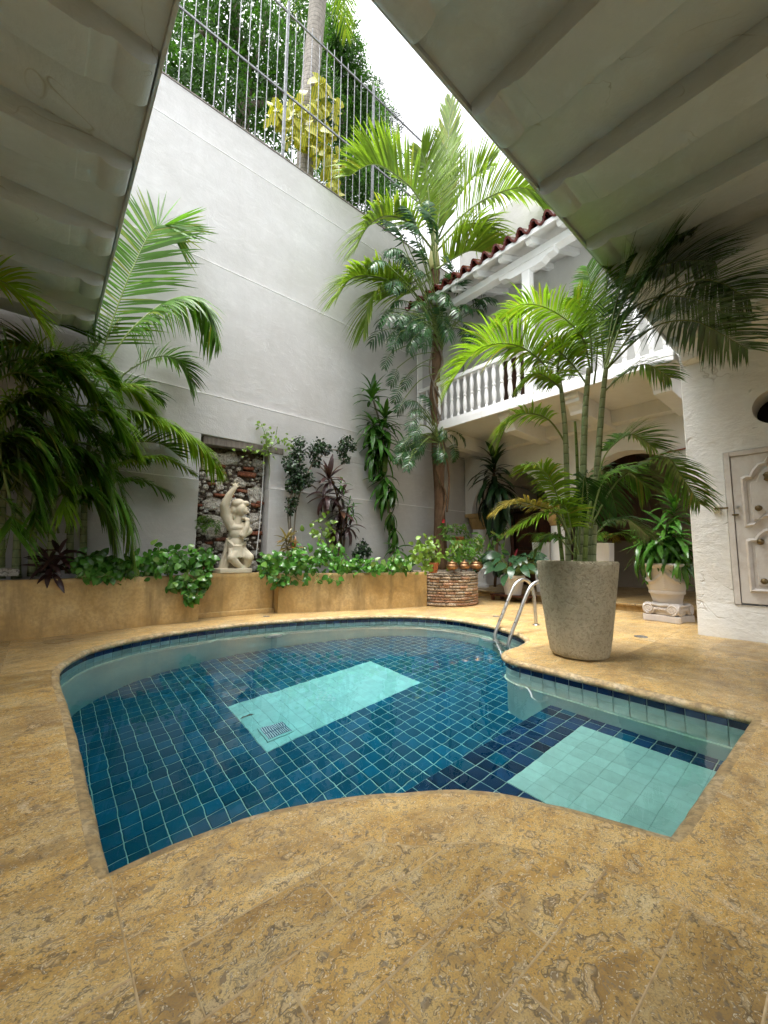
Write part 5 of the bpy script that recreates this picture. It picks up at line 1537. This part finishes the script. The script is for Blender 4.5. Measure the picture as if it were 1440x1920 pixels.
# climbing philodendron on its trunk
def pinn_mesh(seed, droop):
    rr = random.Random(seed)
    t = thing('tmp_root', 'x', 'x')
    o = frond('leaf', t, [Vector((0, 0, 0)), Vector((0, .35, .05)), Vector((0, .7, .0)), Vector((0, 1.0, -.22))], 'philo', n=9, L=.38, W=.10, t0=.12, sw0=82, sw1=35, lift=8, droop=droop, r0=.018, rr=rr, seg=4)
    me = o.data; bpy.data.objects.remove(o); bpy.data.objects.remove(t); return me
PINN = [pinn_mesh(i, d) for i, d in ((1, .35), (2, .6), (3, .9))]
ph = thing('philodendron', 'dark climbing philodendron with split leaves wrapped round the palm trunk', 'climbing plant', (cp_b.x, 6.25, .62))
def philo_leaf(base, tip, L, Y0, Y1):
    a = Py(*base, Y0); b = Py(*tip, Y1)
    C = curve([a, a.lerp(b, .55) + Vector((0, 0, .12)), b], 10)
    mb = MB(); mb.tube(C, .011, 5); pet = mb.build('petiole', M['petiole'] if rnd.random() < .2 else M['canegreen'], ph, smooth=True)
    d = (C[-1] - C[-3]).normalized() + Vector((0, 0, -.45)) + rdir() * .25
    n = Vector((-.35, -.65, .75)) + rdir() * .35
    inst('leaf', rnd.choice(PINN), pet, frame(b, d, n, L))
for (px, py, r_) in ((790, 440, 32), (770, 470, 40), (800, 500, 42), (760, 510, 36), (850, 560, 30), (880, 585, 34), (850, 600, 40), (770, 590, 34), (745, 600, 28), (800, 560, 40), (780, 620, 36), (870, 545, 20)):
    for q in range(7):
        tx, ty = px + rnd.gauss(0, r_ * .55), py + rnd.gauss(0, r_ * .5)
        philo_leaf((824 + rnd.uniform(-6, 8), 660 - rnd.uniform(0, 60)), (tx, ty), rnd.uniform(.42, .66), 6.25, 6.25 - rnd.uniform(.0, .7))
for (px, py, r_) in ((790, 790, 30), (775, 815, 28), (815, 830, 26), (840, 825, 24), (800, 765, 26), (785, 840, 22)):
    for q in range(4):
        philo_leaf((824, 830), (px + rnd.gauss(0, r_ * .5), py + rnd.gauss(0, r_ * .5)), rnd.uniform(.34, .48), 6.2, 6.2 - rnd.uniform(0, .6))
for (bx, by, tx, ty) in ((815, 660, 745, 690), (815, 670, 750, 720), (815, 690, 770, 700), (815, 700, 760, 745), (815, 650, 735, 660)):
    philo_leaf((bx, by), (tx, ty), .42, 6.2, 6.1)

# ------------------------------------------------------------------ plants against the long wall
# dracaena trained up the wall
dr_ = thing('dracaena', 'tall green dracaena with hanging leaves trained up the grey wall', 'dracaena', (Py(738, 1060, 6.6).x, 6.6, .6))
st = Y_(6.72, (738, 1060), (735, 990), (725, 930), (720, 870), (716, 810), (700, 750))
mb = MB(); mb.tube(curve(st, 24), .022, 8); mb.build('stem', M['greybark'], dr_, smooth=True)
for (px, py, n, L, e0, e1) in ((697, 738, 20, .42, 82, 10), (722, 778, 20, .42, 70, -10), (700, 790, 22, .44, 45, -50), (725, 800, 22, .45, 40, -55), (708, 820, 22, .48, 20, -70), (722, 838, 18, .48, 5, -75), (700, 850, 10, .40, -10, -70), (722, 890, 18, .46, 25, -60), (735, 910, 12, .42, 0, -70), (722, 925, 10, .36, -10, -80), (735, 960, 12, .38, -30, -85), (742, 990, 10, .40, -40, -85), (745, 1025, 12, .34, 50, -60)):
    rosette(dr_, Py(px, py, 6.60), Vector((-.15, -.35, 1)), 'drac', int(n * 1.15), L * 1.3, e0, e1)
# small-leaved shrub
sh = thing('wall_shrub', 'dark small-leaved shrub with bare stems beside the niche', 'shrub', (Py(548, 1020, 6.7).x, 6.7, .6))
for pts in ([(548, 1025), (545, 960), (560, 900), (562, 850)], [(550, 1025), (556, 950), (575, 890), (598, 850)], [(546, 1025), (540, 960), (548, 920)], [(590, 870), (615, 845), (640, 848), (646, 870)], [(565, 920), (582, 910), (592, 915)]):
    mb = MB(); mb.tube(curve(Y_(6.72, *pts), 16), .014, 6); mb.build('stem', M['greybark'], sh, smooth=True)
cs = []
for (px, py, r) in ((562, 828, .13), (558, 850, .16), (548, 872, .20), (560, 890, .24), (552, 910, .18), (548, 940, .12), (585, 845, .12), (600, 835, .16), (612, 842, .12), (650, 830, .16), (640, 842, .12), (646, 860, .12), (578, 900, .13), (660, 838, .10), (545, 955, .10), (592, 866, .12)):
    cs.append((Py(px, py, 6.70), r))
soft_foliage(sh, 'foliage', cs, 'small_dark', 2300, .055, 'small')
# cordyline
co_ = thing('cordyline', 'purple-leaved cordyline standing against the grey wall', 'cordyline', (Py(640, 1060, 6.6).x, 6.6, .6))
for pts in ([(632, 1060), (640, 1000), (632, 930), (618, 890)], [(638, 1060), (648, 1000), (652, 950)]):
    mb = MB(); mb.tube(curve(Y_(6.72, *pts), 12), .018, 7); mb.build('stem', M['brownbark'], co_, smooth=True)
for (px, py, n, L, e0, e1) in ((617, 893, 20, .44, 80, -20), (612, 925, 16, .42, 30, -70), (640, 925, 16, .34, 60, -50), (640, 955, 18, .40, 40, -60), (655, 985, 16, .36, 40, -60), (630, 990, 14, .36, 10, -70)):
    rosette(co_, Py(px, py, 6.62), Vector((-.1, -.4, 1)), 'cordy', n, L, e0, e1)
for (px, py) in ((655, 945), (662, 960), (640, 905)): rosette(co_, Py(px, py, 6.56), Vector((-.1, -.4, 1)), 'drac', 9, .30, 60, -50)
# lime vine
li = thing('lime_plant', 'small lime-green leafy plant below the cordyline', 'plant', (Py(610, 1040, 6.55).x, 6.55, .6))
mb = MB(); mb.tube(curve(Y_(6.55, (622, 1060), (614, 1020), (600, 985)), 10), .01, 6); mb.build('stem', M['canegreen'], li)
scatter_leaves(li, [Py(rnd.gauss(606, 13), rnd.gauss(990, 15), 6.52 - rnd.uniform(0, .15)) for q in range(40)] + [Py(rnd.gauss(622, 8), rnd.gauss(1020, 10), 6.5) for q in range(8)], 'lime', .115)
# little shrub at the foot
s2 = thing('wall_shrub', 'low dark small-leaved shrub on the planter right of the cordyline', 'shrub', (Py(680, 1050, 6.5).x, 6.5, .6))
soft_foliage(s2, 'foliage', [(Py(680, 1025, 6.5), .14), (Py(672, 1040, 6.5), .14), (Py(688, 1035, 6.5), .1)], 'small_dark', 420, .055, 'small')
mb = MB(); mb.tube(Y_(6.5, (676, 1065), (678, 1035)), .012, 6); mb.build('stem', M['greybark'], s2)
# croton
cr = thing('croton', 'orange and yellow croton among the trailing leaves beside the niche', 'croton', (Py(545, 1050, 6.42).x, 6.42, .6))
for (px, py) in ((540, 1022), (552, 1030), (546, 1040), (538, 1008)): rosette(cr, Py(px, py, 6.42), Vector((-.2, -.5, 1)), 'croton', 15, .24, 75, -30)
# vine over the lintel
vi = thing('lintel_vine', 'pale green vine sprouting from the lintel over the stone niche', 'vine', Py(500, 845, 6.9))
for pts in ([(500, 850), (498, 820), (490, 795)], [(500, 850), (515, 825), (520, 800)], [(500, 845), (530, 825), (548, 828)], [(500, 850), (470, 838), (455, 845)], [(502, 850), (506, 880), (504, 900)]):
    mb = MB(); mb.tube(curve(Y_(6.88, *pts), 10), .006, 5); mb.build('stem', M['canegreen'], vi)
scatter_leaves(vi, [Py(rnd.gauss(502, 8), rnd.gauss(832, 16), 6.86) for q in range(46)] + [Py(rnd.gauss(535, 14), rnd.gauss(828, 8), 6.86) for q in range(26)] + [Py(rnd.gauss(470, 12), rnd.gauss(842, 5), 6.9) for q in range(14)] + [Py(rnd.gauss(488, 4), rnd.gauss(796, 5), 6.86) for q in range(6)], 'lime', .075)
fn = thing('niche_fern', 'tuft of fern growing from the left side of the stone niche', 'fern', Py(378, 985, 7.1))
for q in range(16): 
    a = Py(376 + rnd.uniform(-4, 8), 985 + rnd.uniform(-10, 10), 7.12); frond('frond', fn, [a, a + Vector((rnd.uniform(-.1, .2), -.12, .08)), a + Vector((rnd.uniform(-.15, .3), -.2, rnd.uniform(-.12, .08)))], 'areca', n=10, L=.07, W=.022, t0=.1, r0=.004, seg=2)

# trailing pothos on the planters
def pothos(label, cx, n, size, regions, Ys, extra=0):
    t = thing('pothos', label, 'trailing plant', (Py(cx, 1080, Ys).x, Ys, .6), 'pothos trailing over the planter edges')
    tot = sum(r[4] for r in regions)
    def pts_(n):
        out = []
        for (x0, x1, y0, y1, w, Yf, Yb) in regions:
            for q in range(int(n * w / tot)):
                u = rnd.random() ** 1.4
                out.append(Py(rnd.uniform(x0, x1), rnd.uniform(y0, y1) * .5 + rnd.gauss((y0 + y1) / 2, (y1 - y0) * .28) * .5, Yf + (Yb - Yf) * u))
        return out
    scatter_leaves(t, pts_(n), 'pothos', size, Vector((-.45, -.75, .45)), .75, .7)
    if extra:
        mb = MB()
        for p in pts_(extra):
            src = rnd.choice(LEAF['pothos']); nn = (Vector((-.45, -.75, .45)).normalized() + rdir() * .8).normalized(); d = Vector((-.15, -.25, -.6)) + rdir() * .9; d = d - nn * d.dot(nn)
            if d.length < .1: continue
            Mx = frame(p + Vector((0, .06, -.02)), d, nn, size * rnd.uniform(.6, 1.1)); mb.add([Mx @ v.co for v in src.vertices], [tuple(q.vertices) for q in src.polygons])
        off = wloc(t); me = bpy.data.meshes.new('inner_leaves'); me.from_pydata([(a[0] - off.x, a[1] - off.y, a[2] - off.z) for a in mb.v], [], mb.f); me.materials.append(M['pothos']); tag(link('inner_leaves', me, t), kind='stuff')
    for q in range(12):
        r = rnd.choice(regions); x = rnd.uniform(r[0], r[1])
        mb = MB(); mb.tube(curve(Y_(r[6] - .05, (x, 1076), (x + rnd.uniform(-12, 12), r[2] + 8), (x + rnd.uniform(-22, 22), r[2] + 18, -.1)), 8), .007, 5); mb.build('stem', M['canegreen'], t)
    return t
pothos('glossy pothos spilling over the long left planter next to the niche', 320, 299, .118, [(235, 300, 1035, 1078, 1.2, 6.22, 6.5), (280, 398, 1018, 1082, 3.2, 6.20, 6.55), (320, 392, 1072, 1108, 1.2, 6.20, 6.30), (345, 378, 1100, 1132, .4, 6.20, 6.28), (205, 250, 1050, 1085, .6, 6.2, 6.4)], 6.45, 260)
pothos('wide band of glossy pothos along the planter between statue and well', 620, 299, .118, [(488, 560, 1030, 1085, 1.7, 6.15, 6.45), (505, 560, 1072, 1102, .7, 6.2, 6.3), (550, 645, 1012, 1082, 2.4, 6.0, 6.4), (625, 705, 1040, 1085, 1.6, 5.75, 6.1), (690, 778, 1042, 1082, 1.6, 5.55, 5.95), (740, 778, 1035, 1070, .5, 5.5, 5.8), (570, 670, 1076, 1094, .4, 5.95, 6.05)], 6.2, 420)
pothos('dark pothos at the foot of the left palms', 180, 150, .118, [(130, 220, 1035, 1078, 1.5, 6.2, 6.5), (160, 215, 1065, 1088, .5, 6.15, 6.25)], 6.4, 60)
# red-brown rosette left
rb = thing('bromeliad', 'reddish-brown broad-leaved rosette on the left planter edge', 'plant', (Py(95, 1075, 6.3).x, 6.3, .6))
for (px, py, n) in ((92, 1050, 15), (112, 1035, 11), (98, 1066, 10)): rosette(rb, Py(px, py, 6.25), Vector((-.2, -.6, 1)), 'cordy', n, .27, 60, -40)
mb = MB(); mb.prism([Py(-20, 1082, 6.3), Py(35, 1080, 6.3), Py(38, 1068, 6.35), Py(10, 1065, 6.35), Py(-20, 1068, 6.35)], (0, .18, 0)); tag(mb.build('loose_stone', M['rubble'], None, bevel=.02), 'flat loose stone lying on the left end of the planter', 'stone')

# ------------------------------------------------------------------ on and behind the well
def clay_pot(name, label, c, r, h, mat, cat='flower pot', group=None):
    t = thing(name, label, cat, c, group)
    mb = MB(); mb.lathe([(r * .68, 0), (r * .95, h * .82), (r * 1.06, h * .84), (r * 1.06, h), (r * .92, h), (r * .88, h * .84), (.01, h * .8)], c, 24); mb.build('body', mat, t, smooth=True, auto=40)
    return t
q = Py(812, 1076, 5.15); q.z = .662
clay_pot('flower_pot', 'small terracotta pot of lime leaves on the front of the brick well', Vector((q.x, 5.15, .662)), .11, .19, M['terra'])
lpn = thing('lime_plant', 'lime-green leafy plant in the terracotta pot on the well', 'plant', (q.x, 5.15, .82))
scatter_leaves(lpn, [Py(rnd.gauss(803, 15), rnd.gauss(1038, 16), 5.1 + rnd.uniform(-.1, .15)) for w in range(130)] + [Py(rnd.gauss(788, 5), rnd.gauss(1018, 6), 5.15) for w in range(8)] + [Py(rnd.gauss(796, 4), rnd.gauss(1066, 6), 5.05) for w in range(8)], 'lime', .105)
for w in range(7):
    a = Vector((q.x, 5.15, .82)); b = Py(rnd.gauss(803, 12), rnd.gauss(1035, 8), 5.12); mb = MB(); mb.tube([a, a.lerp(b, .5) + Vector((0, 0, .03)), b], .006, 5); mb.build('stem', M['canegreen'], lpn)
for w, (px, lab) in enumerate(((848, 'leftmost of the three little copper pots on the well'), (871, 'middle one of the three little copper pots on the well'), (893, 'rightmost and widest of the three little copper pots on the well'))):
    b0 = Py(px, 1072, 5.12); c = Vector((b0.x, 5.12, .664)); sx = 1. if w < 2 else 1.2
    t = thing('copper_pot', lab, 'copper pot', c, 'copper pots on the well'); sx *= 1.25
    mb = MB()
    for a in range(3):
        an = a * 2 * PI / 3 + .4; mb.tube([c + Vector((.07 * math.cos(an), .07 * math.sin(an), 0)), c + Vector((.05 * math.cos(an), .05 * math.sin(an), .045))], .006, 5)
    mb.build('trivet', M['rust'], t)
    mb = MB(); mb.lathe([(.04 * sx, .04), (.082 * sx, .065), (.098 * sx, .105), (.092 * sx, .14), (.07 * sx, .16), (.074 * sx, .168)], c, 22); mb.build('body', M['copper'], t, smooth=True)
    mb = MB(); mb.lathe([(.078 * sx, .169), (.082 * sx, .178), (.05 * sx, .20), (.014, .208), (.014, .22), (.024, .228), (.004, .24)], c, 22); mb.build('lid', M['copper'], t, smooth=True)
wb_ = thing('well_bush', 'dense green bush growing out of the brick well', 'bush', (WC.x, WC.y, .56))
scatter_leaves(wb_, [Py(rnd.uniform(840, 905), rnd.uniform(1012, 1058), rnd.uniform(5.2, 5.9)) for w in range(250)] + [Py(rnd.gauss(897, 6), rnd.gauss(1015, 8), 5.3) for w in range(20)], 'green', .15, hang=.1)
hp = clay_pot('flower_pot', 'terracotta pot with ivy hung on the corner palm behind the well', Vector((Py(857, 1030, 6.2).x, 6.2, Py(857, 1030, 6.2).z)), .17, .30, M['terra'])
iv = thing('ivy', 'dark ivy with a red flower trailing from the pot behind the well', 'ivy', (Py(857, 1010, 6.2).x, 6.2, 1.4))
scatter_leaves(iv, [Py(rnd.uniform(826, 850), rnd.uniform(982, 1012), rnd.uniform(6., 6.2)) for w in range(70)] + [Py(rnd.uniform(846, 877), rnd.uniform(980, 998), rnd.uniform(6., 6.25)) for w in range(50)] + [Py(rnd.uniform(865, 878), rnd.uniform(990, 1025), rnd.uniform(6., 6.2)) for w in range(40)], 'green', .12, hang=.6)
mb = MB(); fc_ = Py(830, 977, 6.0)
for a in range(5): mb.add([fc_, fc_ + Vector((.05 * math.cos(a * 1.256), -.02, .05 * math.sin(a * 1.256))), fc_ + Vector((.05 * math.cos(a * 1.256 + .9), -.02, .05 * math.sin(a * 1.256 + .9)))], [(0, 1, 2)])
mb.build('flower', NM('red_petal', .5, (.55, .02, .04)).m, iv)

# ------------------------------------------------------------------ in front of the arcade
q = Px(962, 1118, 8.05); bb = Vector((8.05, q.y, .0))
stnd = thing('plant_stand', 'low dark wooden stand under the white pot by the arcade', 'plant stand', bb)
mb = MB(); mb.box(bb.x - .22, bb.x + .22, bb.y - .45, bb.y + .45, .10, .14); mb.build('top', M['redwood'], stnd, bevel=.006)
for sx in (-.18, .18):
    for sy in (-.4, .4):
        mb = MB(); mb.box(bb.x + sx - .03, bb.x + sx + .03, bb.y + sy - .03, bb.y + sy + .03, 0, .10); mb.build('leg', M['redwood'], stnd)
wpt = clay_pot('white_pot', 'round white pot with broad dark leaves on the wooden stand', Vector((8.05, q.y, .141)), .25, .42, M['whitepot'])
ca = thing('broadleaf_plant', 'broad dark striped leaves in the white pot before the left arch', 'plant', (8.05, q.y, .5))
cpos = Vector((8.05, q.y, .5))
for w in range(72):
    th = rnd.uniform(0, 2 * PI); el = rnd.uniform(.1, 1.2); b = cpos + Vector((math.cos(th) * math.cos(el) * .55, math.sin(th) * math.cos(el) * .75, math.sin(el) * .5 + .05))
    mb = MB(); mb.tube([cpos, cpos.lerp(b, .5) + Vector((0, 0, .08)), b], .008, 5); mb.build('petiole', M['canegreen'], ca)
    d = (b - cpos).normalized() + Vector((-.25, 0, -.75)); inst('leaf', rnd.choice(LEAF['cala']), ca, frame(b, d, Vector((-.7, -.3, .6)) + rdir() * .4, rnd.uniform(.30, .44)))
mb = MB()
for w in range(3): 
    a = cpos + Vector((0, .05 * w, .2)); mb.tube([a, a + Vector((-.1, -.2 - .05 * w, .45))], .01, 5)
mb.build('flower_spike', NM('pink_bract', .5, (.30, .03, .05)).m, ca)
scatter_leaves(ca, [Px(rnd.uniform(915, 945), rnd.uniform(1000, 1045), 8.1) for w in range(40)], 'green', .17, hang=.3)
dd_ = thing('dracaena', 'dark drooping dracaena hanging in the left arch', 'dracaena', (8.5, Px(930, 1100, 8.5).y, .145))
mb = MB(); mb.tube(curve([Px(928, 1100, 8.5), Px(932, 1000, 8.5), Px(926, 900, 8.5), Px(928, 870, 8.5)], 16), .035, 8); mb.build('stem', M['brownbark'], dd_, smooth=True)
for (px, py, n, L, e0, e1) in ((926, 865, 16, .55, 85, 20), (924, 885, 18, .62, 40, -50), (922, 905, 22, .7, 0, -75), (938, 910, 20, .7, 0, -80), (915, 930, 20, .7, -30, -85), (935, 935, 20, .66, -40, -85), (925, 955, 16, .6, -50, -88)):
    rosette(dd_, Px(px, py, 8.45), Vector((-.15, 0, 1)), 'drac_dark', int(n * 1.4), L * 1.25, e0, e1)
# dracaena in the urn
ud = thing('dracaena', 'bushy glossy green dracaena growing in the pink urn', 'dracaena', (UC.x, UC.y, .87))
uc = UC + Vector((0, 0, .88))
for w, (dx, dy, h) in enumerate(((.05, .05, .5), (-.05, .12, .42), (.0, -.1, .45), (.08, -.02, .75), (-.08, 0, .35))):
    t_ = uc + Vector((dx, dy, h)); mb = MB(); mb.tube([uc + Vector((dx * .4, dy * .4, -.02)), t_], [.03, .02], 8); mb.build('stem', M['greybark'], ud)
for (px, py, n, L, e0, e1, X) in ((1262, 945, 12, .40, 80, 30, 7.7), (1262, 965, 14, .36, 40, -30, 7.7), (1245, 985, 18, .40, 45, -50, 7.5), (1220, 1000, 18, .40, 45, -60, 7.45), (1205, 1020, 16, .38, 20, -70, 7.4), (1235, 1015, 20, .42, 20, -70, 7.35), (1265, 1000, 18, .40, 30, -60, 7.45), (1280, 1020, 18, .40, 20, -75, 7.5), (1255, 1035, 18, .38, 0, -80, 7.4), (1225, 1045, 16, .36, 0, -80, 7.4), (1200, 1045, 12, .34, 0, -80, 7.45), (1278, 1045, 14, .34, 0, -80, 7.45)):
    rosette(ud, Px(px, py, X), Vector((-.25, .05, 1)), 'drac', int(n * 1.3), L * 1.12, e0, e1)
# white square planters and wooden furniture inside the arcade
def box_planter(label, px0, px1, py0, py1, X, frondn):
    a = Px(px0, py0, X); b = Px(px1, py1, X); yc = (a.y + b.y) / 2; hw = abs(a.y - b.y) / 2
    t = thing('square_planter', label, 'planter', (X + hw, yc, .146), 'white square planters in the arcade')
    mb = MB(); z1 = a.z
    mb.add([(X + hw + s1 * hw * .72, yc + s2 * hw * .72, .146) for s1, s2 in ((-1, -1), (1, -1), (1, 1), (-1, 1))] + [(X + hw + s1 * hw, yc + s2 * hw, z1) for s1, s2 in ((-1, -1), (1, -1), (1, 1), (-1, 1))],
           [(3, 2, 1, 0), (4, 5, 6, 7), (0, 1, 5, 4), (1, 2, 6, 5), (2, 3, 7, 6), (3, 0, 4, 7)]); mb.build('body', M['whitepot'], t, bevel=.01)
    p = thing('areca_palm', label.replace('white square planter', 'small areca in the white square planter'), 'palm', (X + hw, yc, z1))
    for q in range(frondn):
        th = q * 2.4; o = Vector((math.cos(th), math.sin(th), 0)); c = Vector((X + hw, yc, z1 - .02))
        frond('frond', p, [c, c + o * .15 + Vector((0, 0, .18)), c + o * .4 + Vector((0, 0, .22)), c + o * .62 + Vector((0, 0, .08))], 'areca_yellow' if q % 3 == 0 else 'areca', n=20, L=.2, W=.028, t0=.2, r0=.006, droop=.4)
box_planter('white square planter left of the bright column', 997, 1032, 1017, 1100, 9.0, 8)
box_planter('white square planter seen right of the areca canes', 1115, 1146, 1018, 1100, 8.9, 7)
cab = thing('wooden_cabinet', 'dark carved wooden cabinet standing inside the left arch', 'cabinet', (11.2, 6.2, .146))
mb = MB(); mb.box(11.0, 11.6, 5.2, 7.0 - .2, .146, 2.3); mb.build('carcass', M['darkwood'], cab, bevel=.02)
for y in (5.22, 5.98, 6.74):
    mb = MB(); mb.lathe([(.06, .146), (.05, .3), (.075, .4), (.04, .5), (.07, .62), (.045, .8), (.065, 1.0), (.04, 1.2), (.06, 1.5), (.05, 2.2)], (10.95, y, 0), 14); mb.build('turned_post', M['redwood'], cab, smooth=True)
for y in (5.3, 6.06):
    for z in (.3, 1.25):
        mb = MB(); mb.box(10.975, 11.01, y, y + .6, z, z + .85); mb.build('door_panel', M['redwood'], cab, bevel=.02)
mb = MB(); mb.box(10.9, 11.65, 5.1, 6.88, 2.302, 2.42); mb.build('cornice', M['darkwood'], cab, bevel=.02)
pic = thing('framed_painting', 'dark framed painting with an oval medallion inside the right arch', 'painting', (12.4, 4.6, 1.9))
pa, pb2 = Px(1128, 938, 12.45), Px(1196, 1008, 12.45)
mb = MB(); mb.box(12.45, 12.58, pb2.y, pa.y, pb2.z, pa.z); mb.build('canvas', M['darkwood'], pic)
for bx in ((12.40, 12.449, pb2.y - .08, pb2.y + .02, pb2.z - .08, pa.z + .08), (12.40, 12.449, pa.y - .02, pa.y + .08, pb2.z - .08, pa.z + .08)):
    mb = MB(); mb.box(*bx); mb.build('frame_side', M['redwood'], pic, bevel=.015)
for bx in ((12.402, 12.447, pb2.y + .022, pa.y - .022, pb2.z - .08, pb2.z + .02), (12.402, 12.447, pb2.y + .022, pa.y - .022, pa.z - .02, pa.z + .08)):
    mb = MB(); mb.box(*bx); mb.build('frame_rail', M['redwood'], pic, bevel=.015)
cm = (pa + pb2) / 2; mb = MB(); v = [(12.44, cm.y + .30 * math.cos(a * PI / 16), cm.z + .30 * math.sin(a * PI / 16)) for a in range(32)]
mb.prism(v, (-.02, 0, 0)); mb.build('medallion', M['brass'], pic)
sta_ = thing('stair', 'dark underside of a stair slanting across the right arch', 'stair', (11.0, 3.2, .146))
a, b = Px(1190, 850, 11.2), Px(1232, 990, 11.2)
mb = MB(); mb.prism([a + Vector((0, .9, .2)), a, b, b + Vector((0, .9, 0))], (.9, 0, 0)); mb.build('stringer', M['darkwood'], sta_, bevel=.02)

# ------------------------------------------------------------------ trees beyond the fence
def tree(label, base, trunk, centres, count, size, mat='tree', bark_='greybark', limbs=()):
    t = thing('garden_tree', label, 'tree', base, 'trees beyond the fence')
    C = curve(trunk, 16); mb = MB(); mb.tube(C, [.22 - .12 * i / len(C) for i in range(len(C))], 10)
    for l in limbs: mb.tube(curve(l, 10), [.10 - .06 * i / 12 for i in range(len(curve(l, 10)))], 7)
    mb.build('trunk', M[bark_], t, smooth=True)
    rr = random.Random(len(label))
    mb = MB()
    tot = sum(c[1] ** 2 for c in centres)
    for (c, r) in centres:
        for q in range(int(count * r * r / tot)):
            d = rdir(rr); p = c + d * r * rr.random() ** .4
            # drooping sprays of leaflets
            ax = (d * .6 + Vector((0, 0, -.7)) + rdir(rr) * .5).normalized()
            sd = ax.cross(rdir(rr)).normalized()
            for k in range(5):
                b_ = p + ax * size * k * .55; s2_ = 1 if k % 2 else -1
                e = b_ + (sd * s2_ + ax * .7) * size * rr.uniform(.7, 1.2); w = ax.cross(sd) * size * .12 + ax * size * .2
                mb.add([b_, (b_ + e) / 2 + w, e, (b_ + e) / 2 - w], [(0, 1, 2, 3)])
    off = wloc(t); me = bpy.data.meshes.new('crown')
    me.from_pydata([(a[0] - off.x, a[1] - off.y, a[2] - off.z) for a in mb.v], [], mb.f); me.materials.append(M[mat])
    tag(link('crown', me, t), kind='stuff')
gz = 8.6
def cl(Y, r, *pts): return [(Py(px, py, Y + rnd.uniform(-.6, .6)), r * rnd.uniform(.8, 1.2)) for px, py in pts]
b0 = Py(455, 240, 10.5)
tree('big leafy tree with forked dark trunk behind the left of the fence', (b0.x, 10.5, gz), [Vector((b0.x, 10.5, gz - .3)), Py(455, 230, 10.5), Py(462, 150, 10.5), Py(445, 60, 10.5), Py(430, -60, 10.5)],
     cl(10.5, .95, (335, 40), (340, 100), (375, 150), (400, 60), (420, 110), (440, 20), (480, 60), (500, 120), (470, 160), (520, 40), (540, 150), (560, 90), (560, 20), (500, -30), (440, -60), (380, -40), (360, -20), (410, 190), (500, 210), (540, 220), (345, 140)) + cl(11.5, .9, (520, 190), (580, 150), (600, 60)),
     3700, .155, limbs=[[Py(460, 200, 10.5), Py(500, 190, 10.3), Py(540, 170, 10.3)], [Py(460, 140, 10.5), Py(490, 90, 10.3), Py(500, 20, 10.3)], [Py(455, 110, 10.5), Py(400, 70, 10.5), Py(360, 60, 10.5)]])
b1 = Py(650, 330, 12)
tree('dense green tree behind the palm trunk in the garden', (b1.x, 12, gz), [Vector((b1.x, 12, gz - .3)), Py(645, 280, 12), Py(635, 180, 12)],
     cl(12, .9, (600, 120), (630, 60), (620, 10), (640, 130), (660, 170), (680, 190), (660, 230), (680, 260), (640, 220), (620, 270), (660, 300), (690, 330), (700, 280), (640, 330), (690, 230), (610, 190), (650, 100), (690, 370), (720, 330)),
     7000, .14)
b2 = Py(720, 300, 14)
tree('thin pale tree at the right end of the fence', (b2.x, 14, gz), [Vector((b2.x, 14, gz - .3)), Py(722, 260, 14), Py(718, 200, 14)], cl(14, .5, (705, 170), (720, 210), (712, 240), (725, 260), (735, 230), (700, 200)), 900, .10, 'small_dark')
# grey palm trunk with a variegated climber
gp_ = thing('garden_palm', 'grey ringed palm trunk rising behind the fence', 'palm', (Py(578, 300, 8.2).x, 8.2, gz))
C = curve([Vector((Py(574, 300, 8.2).x, 8.2, gz - .2))] + Y_(8.2, (575, 230), (582, 150), (592, 50), (600, -60), (604, -200)), 30)
mb = MB(); mb.tube(C, [.21 + .02 * i / len(C) for i in range(len(C))], 16); mb.build('trunk', M['palmbark'], gp_, smooth=True)
for q in range(9):
    a = C[-1]; th = q * .7; o = Vector((math.cos(th), math.sin(th), 0))
    frond('frond', gp_, [a, a + o * .8 + Vector((0, 0, .7)), a + o * 1.9 + Vector((0, 0, .5)), a + o * 2.7 + Vector((0, 0, -.6))], 'coco', n=40, L=.7, W=.05, r0=.03)
vg = thing('variegated_climber', 'yellow variegated climber covering the base of the garden palm', 'climbing plant', (Py(575, 280, 7.9).x, 7.9, gz))
pts = []
for (px, py, r, n) in ((545, 205, 22, 34), (520, 220, 18, 26), (575, 200, 22, 30), (605, 165, 14, 20), (612, 195, 18, 22), (560, 240, 24, 34), (600, 235, 22, 32), (620, 245, 16, 24), (590, 270, 22, 28), (615, 290, 18, 26), (630, 320, 14, 22), (550, 265, 16, 16), (632, 350, 8, 8), (605, 155, 8, 8)):
    for q in range(n): pts.append(Py(rnd.gauss(px, r * .6), rnd.gauss(py, r * .6), rnd.uniform(7.65, 8.0)))
rnd.shuffle(pts)
scatter_leaves(vg, pts[:300], 'varieg', .25, Vector((-.3, -.8, .3)), .6, .8)
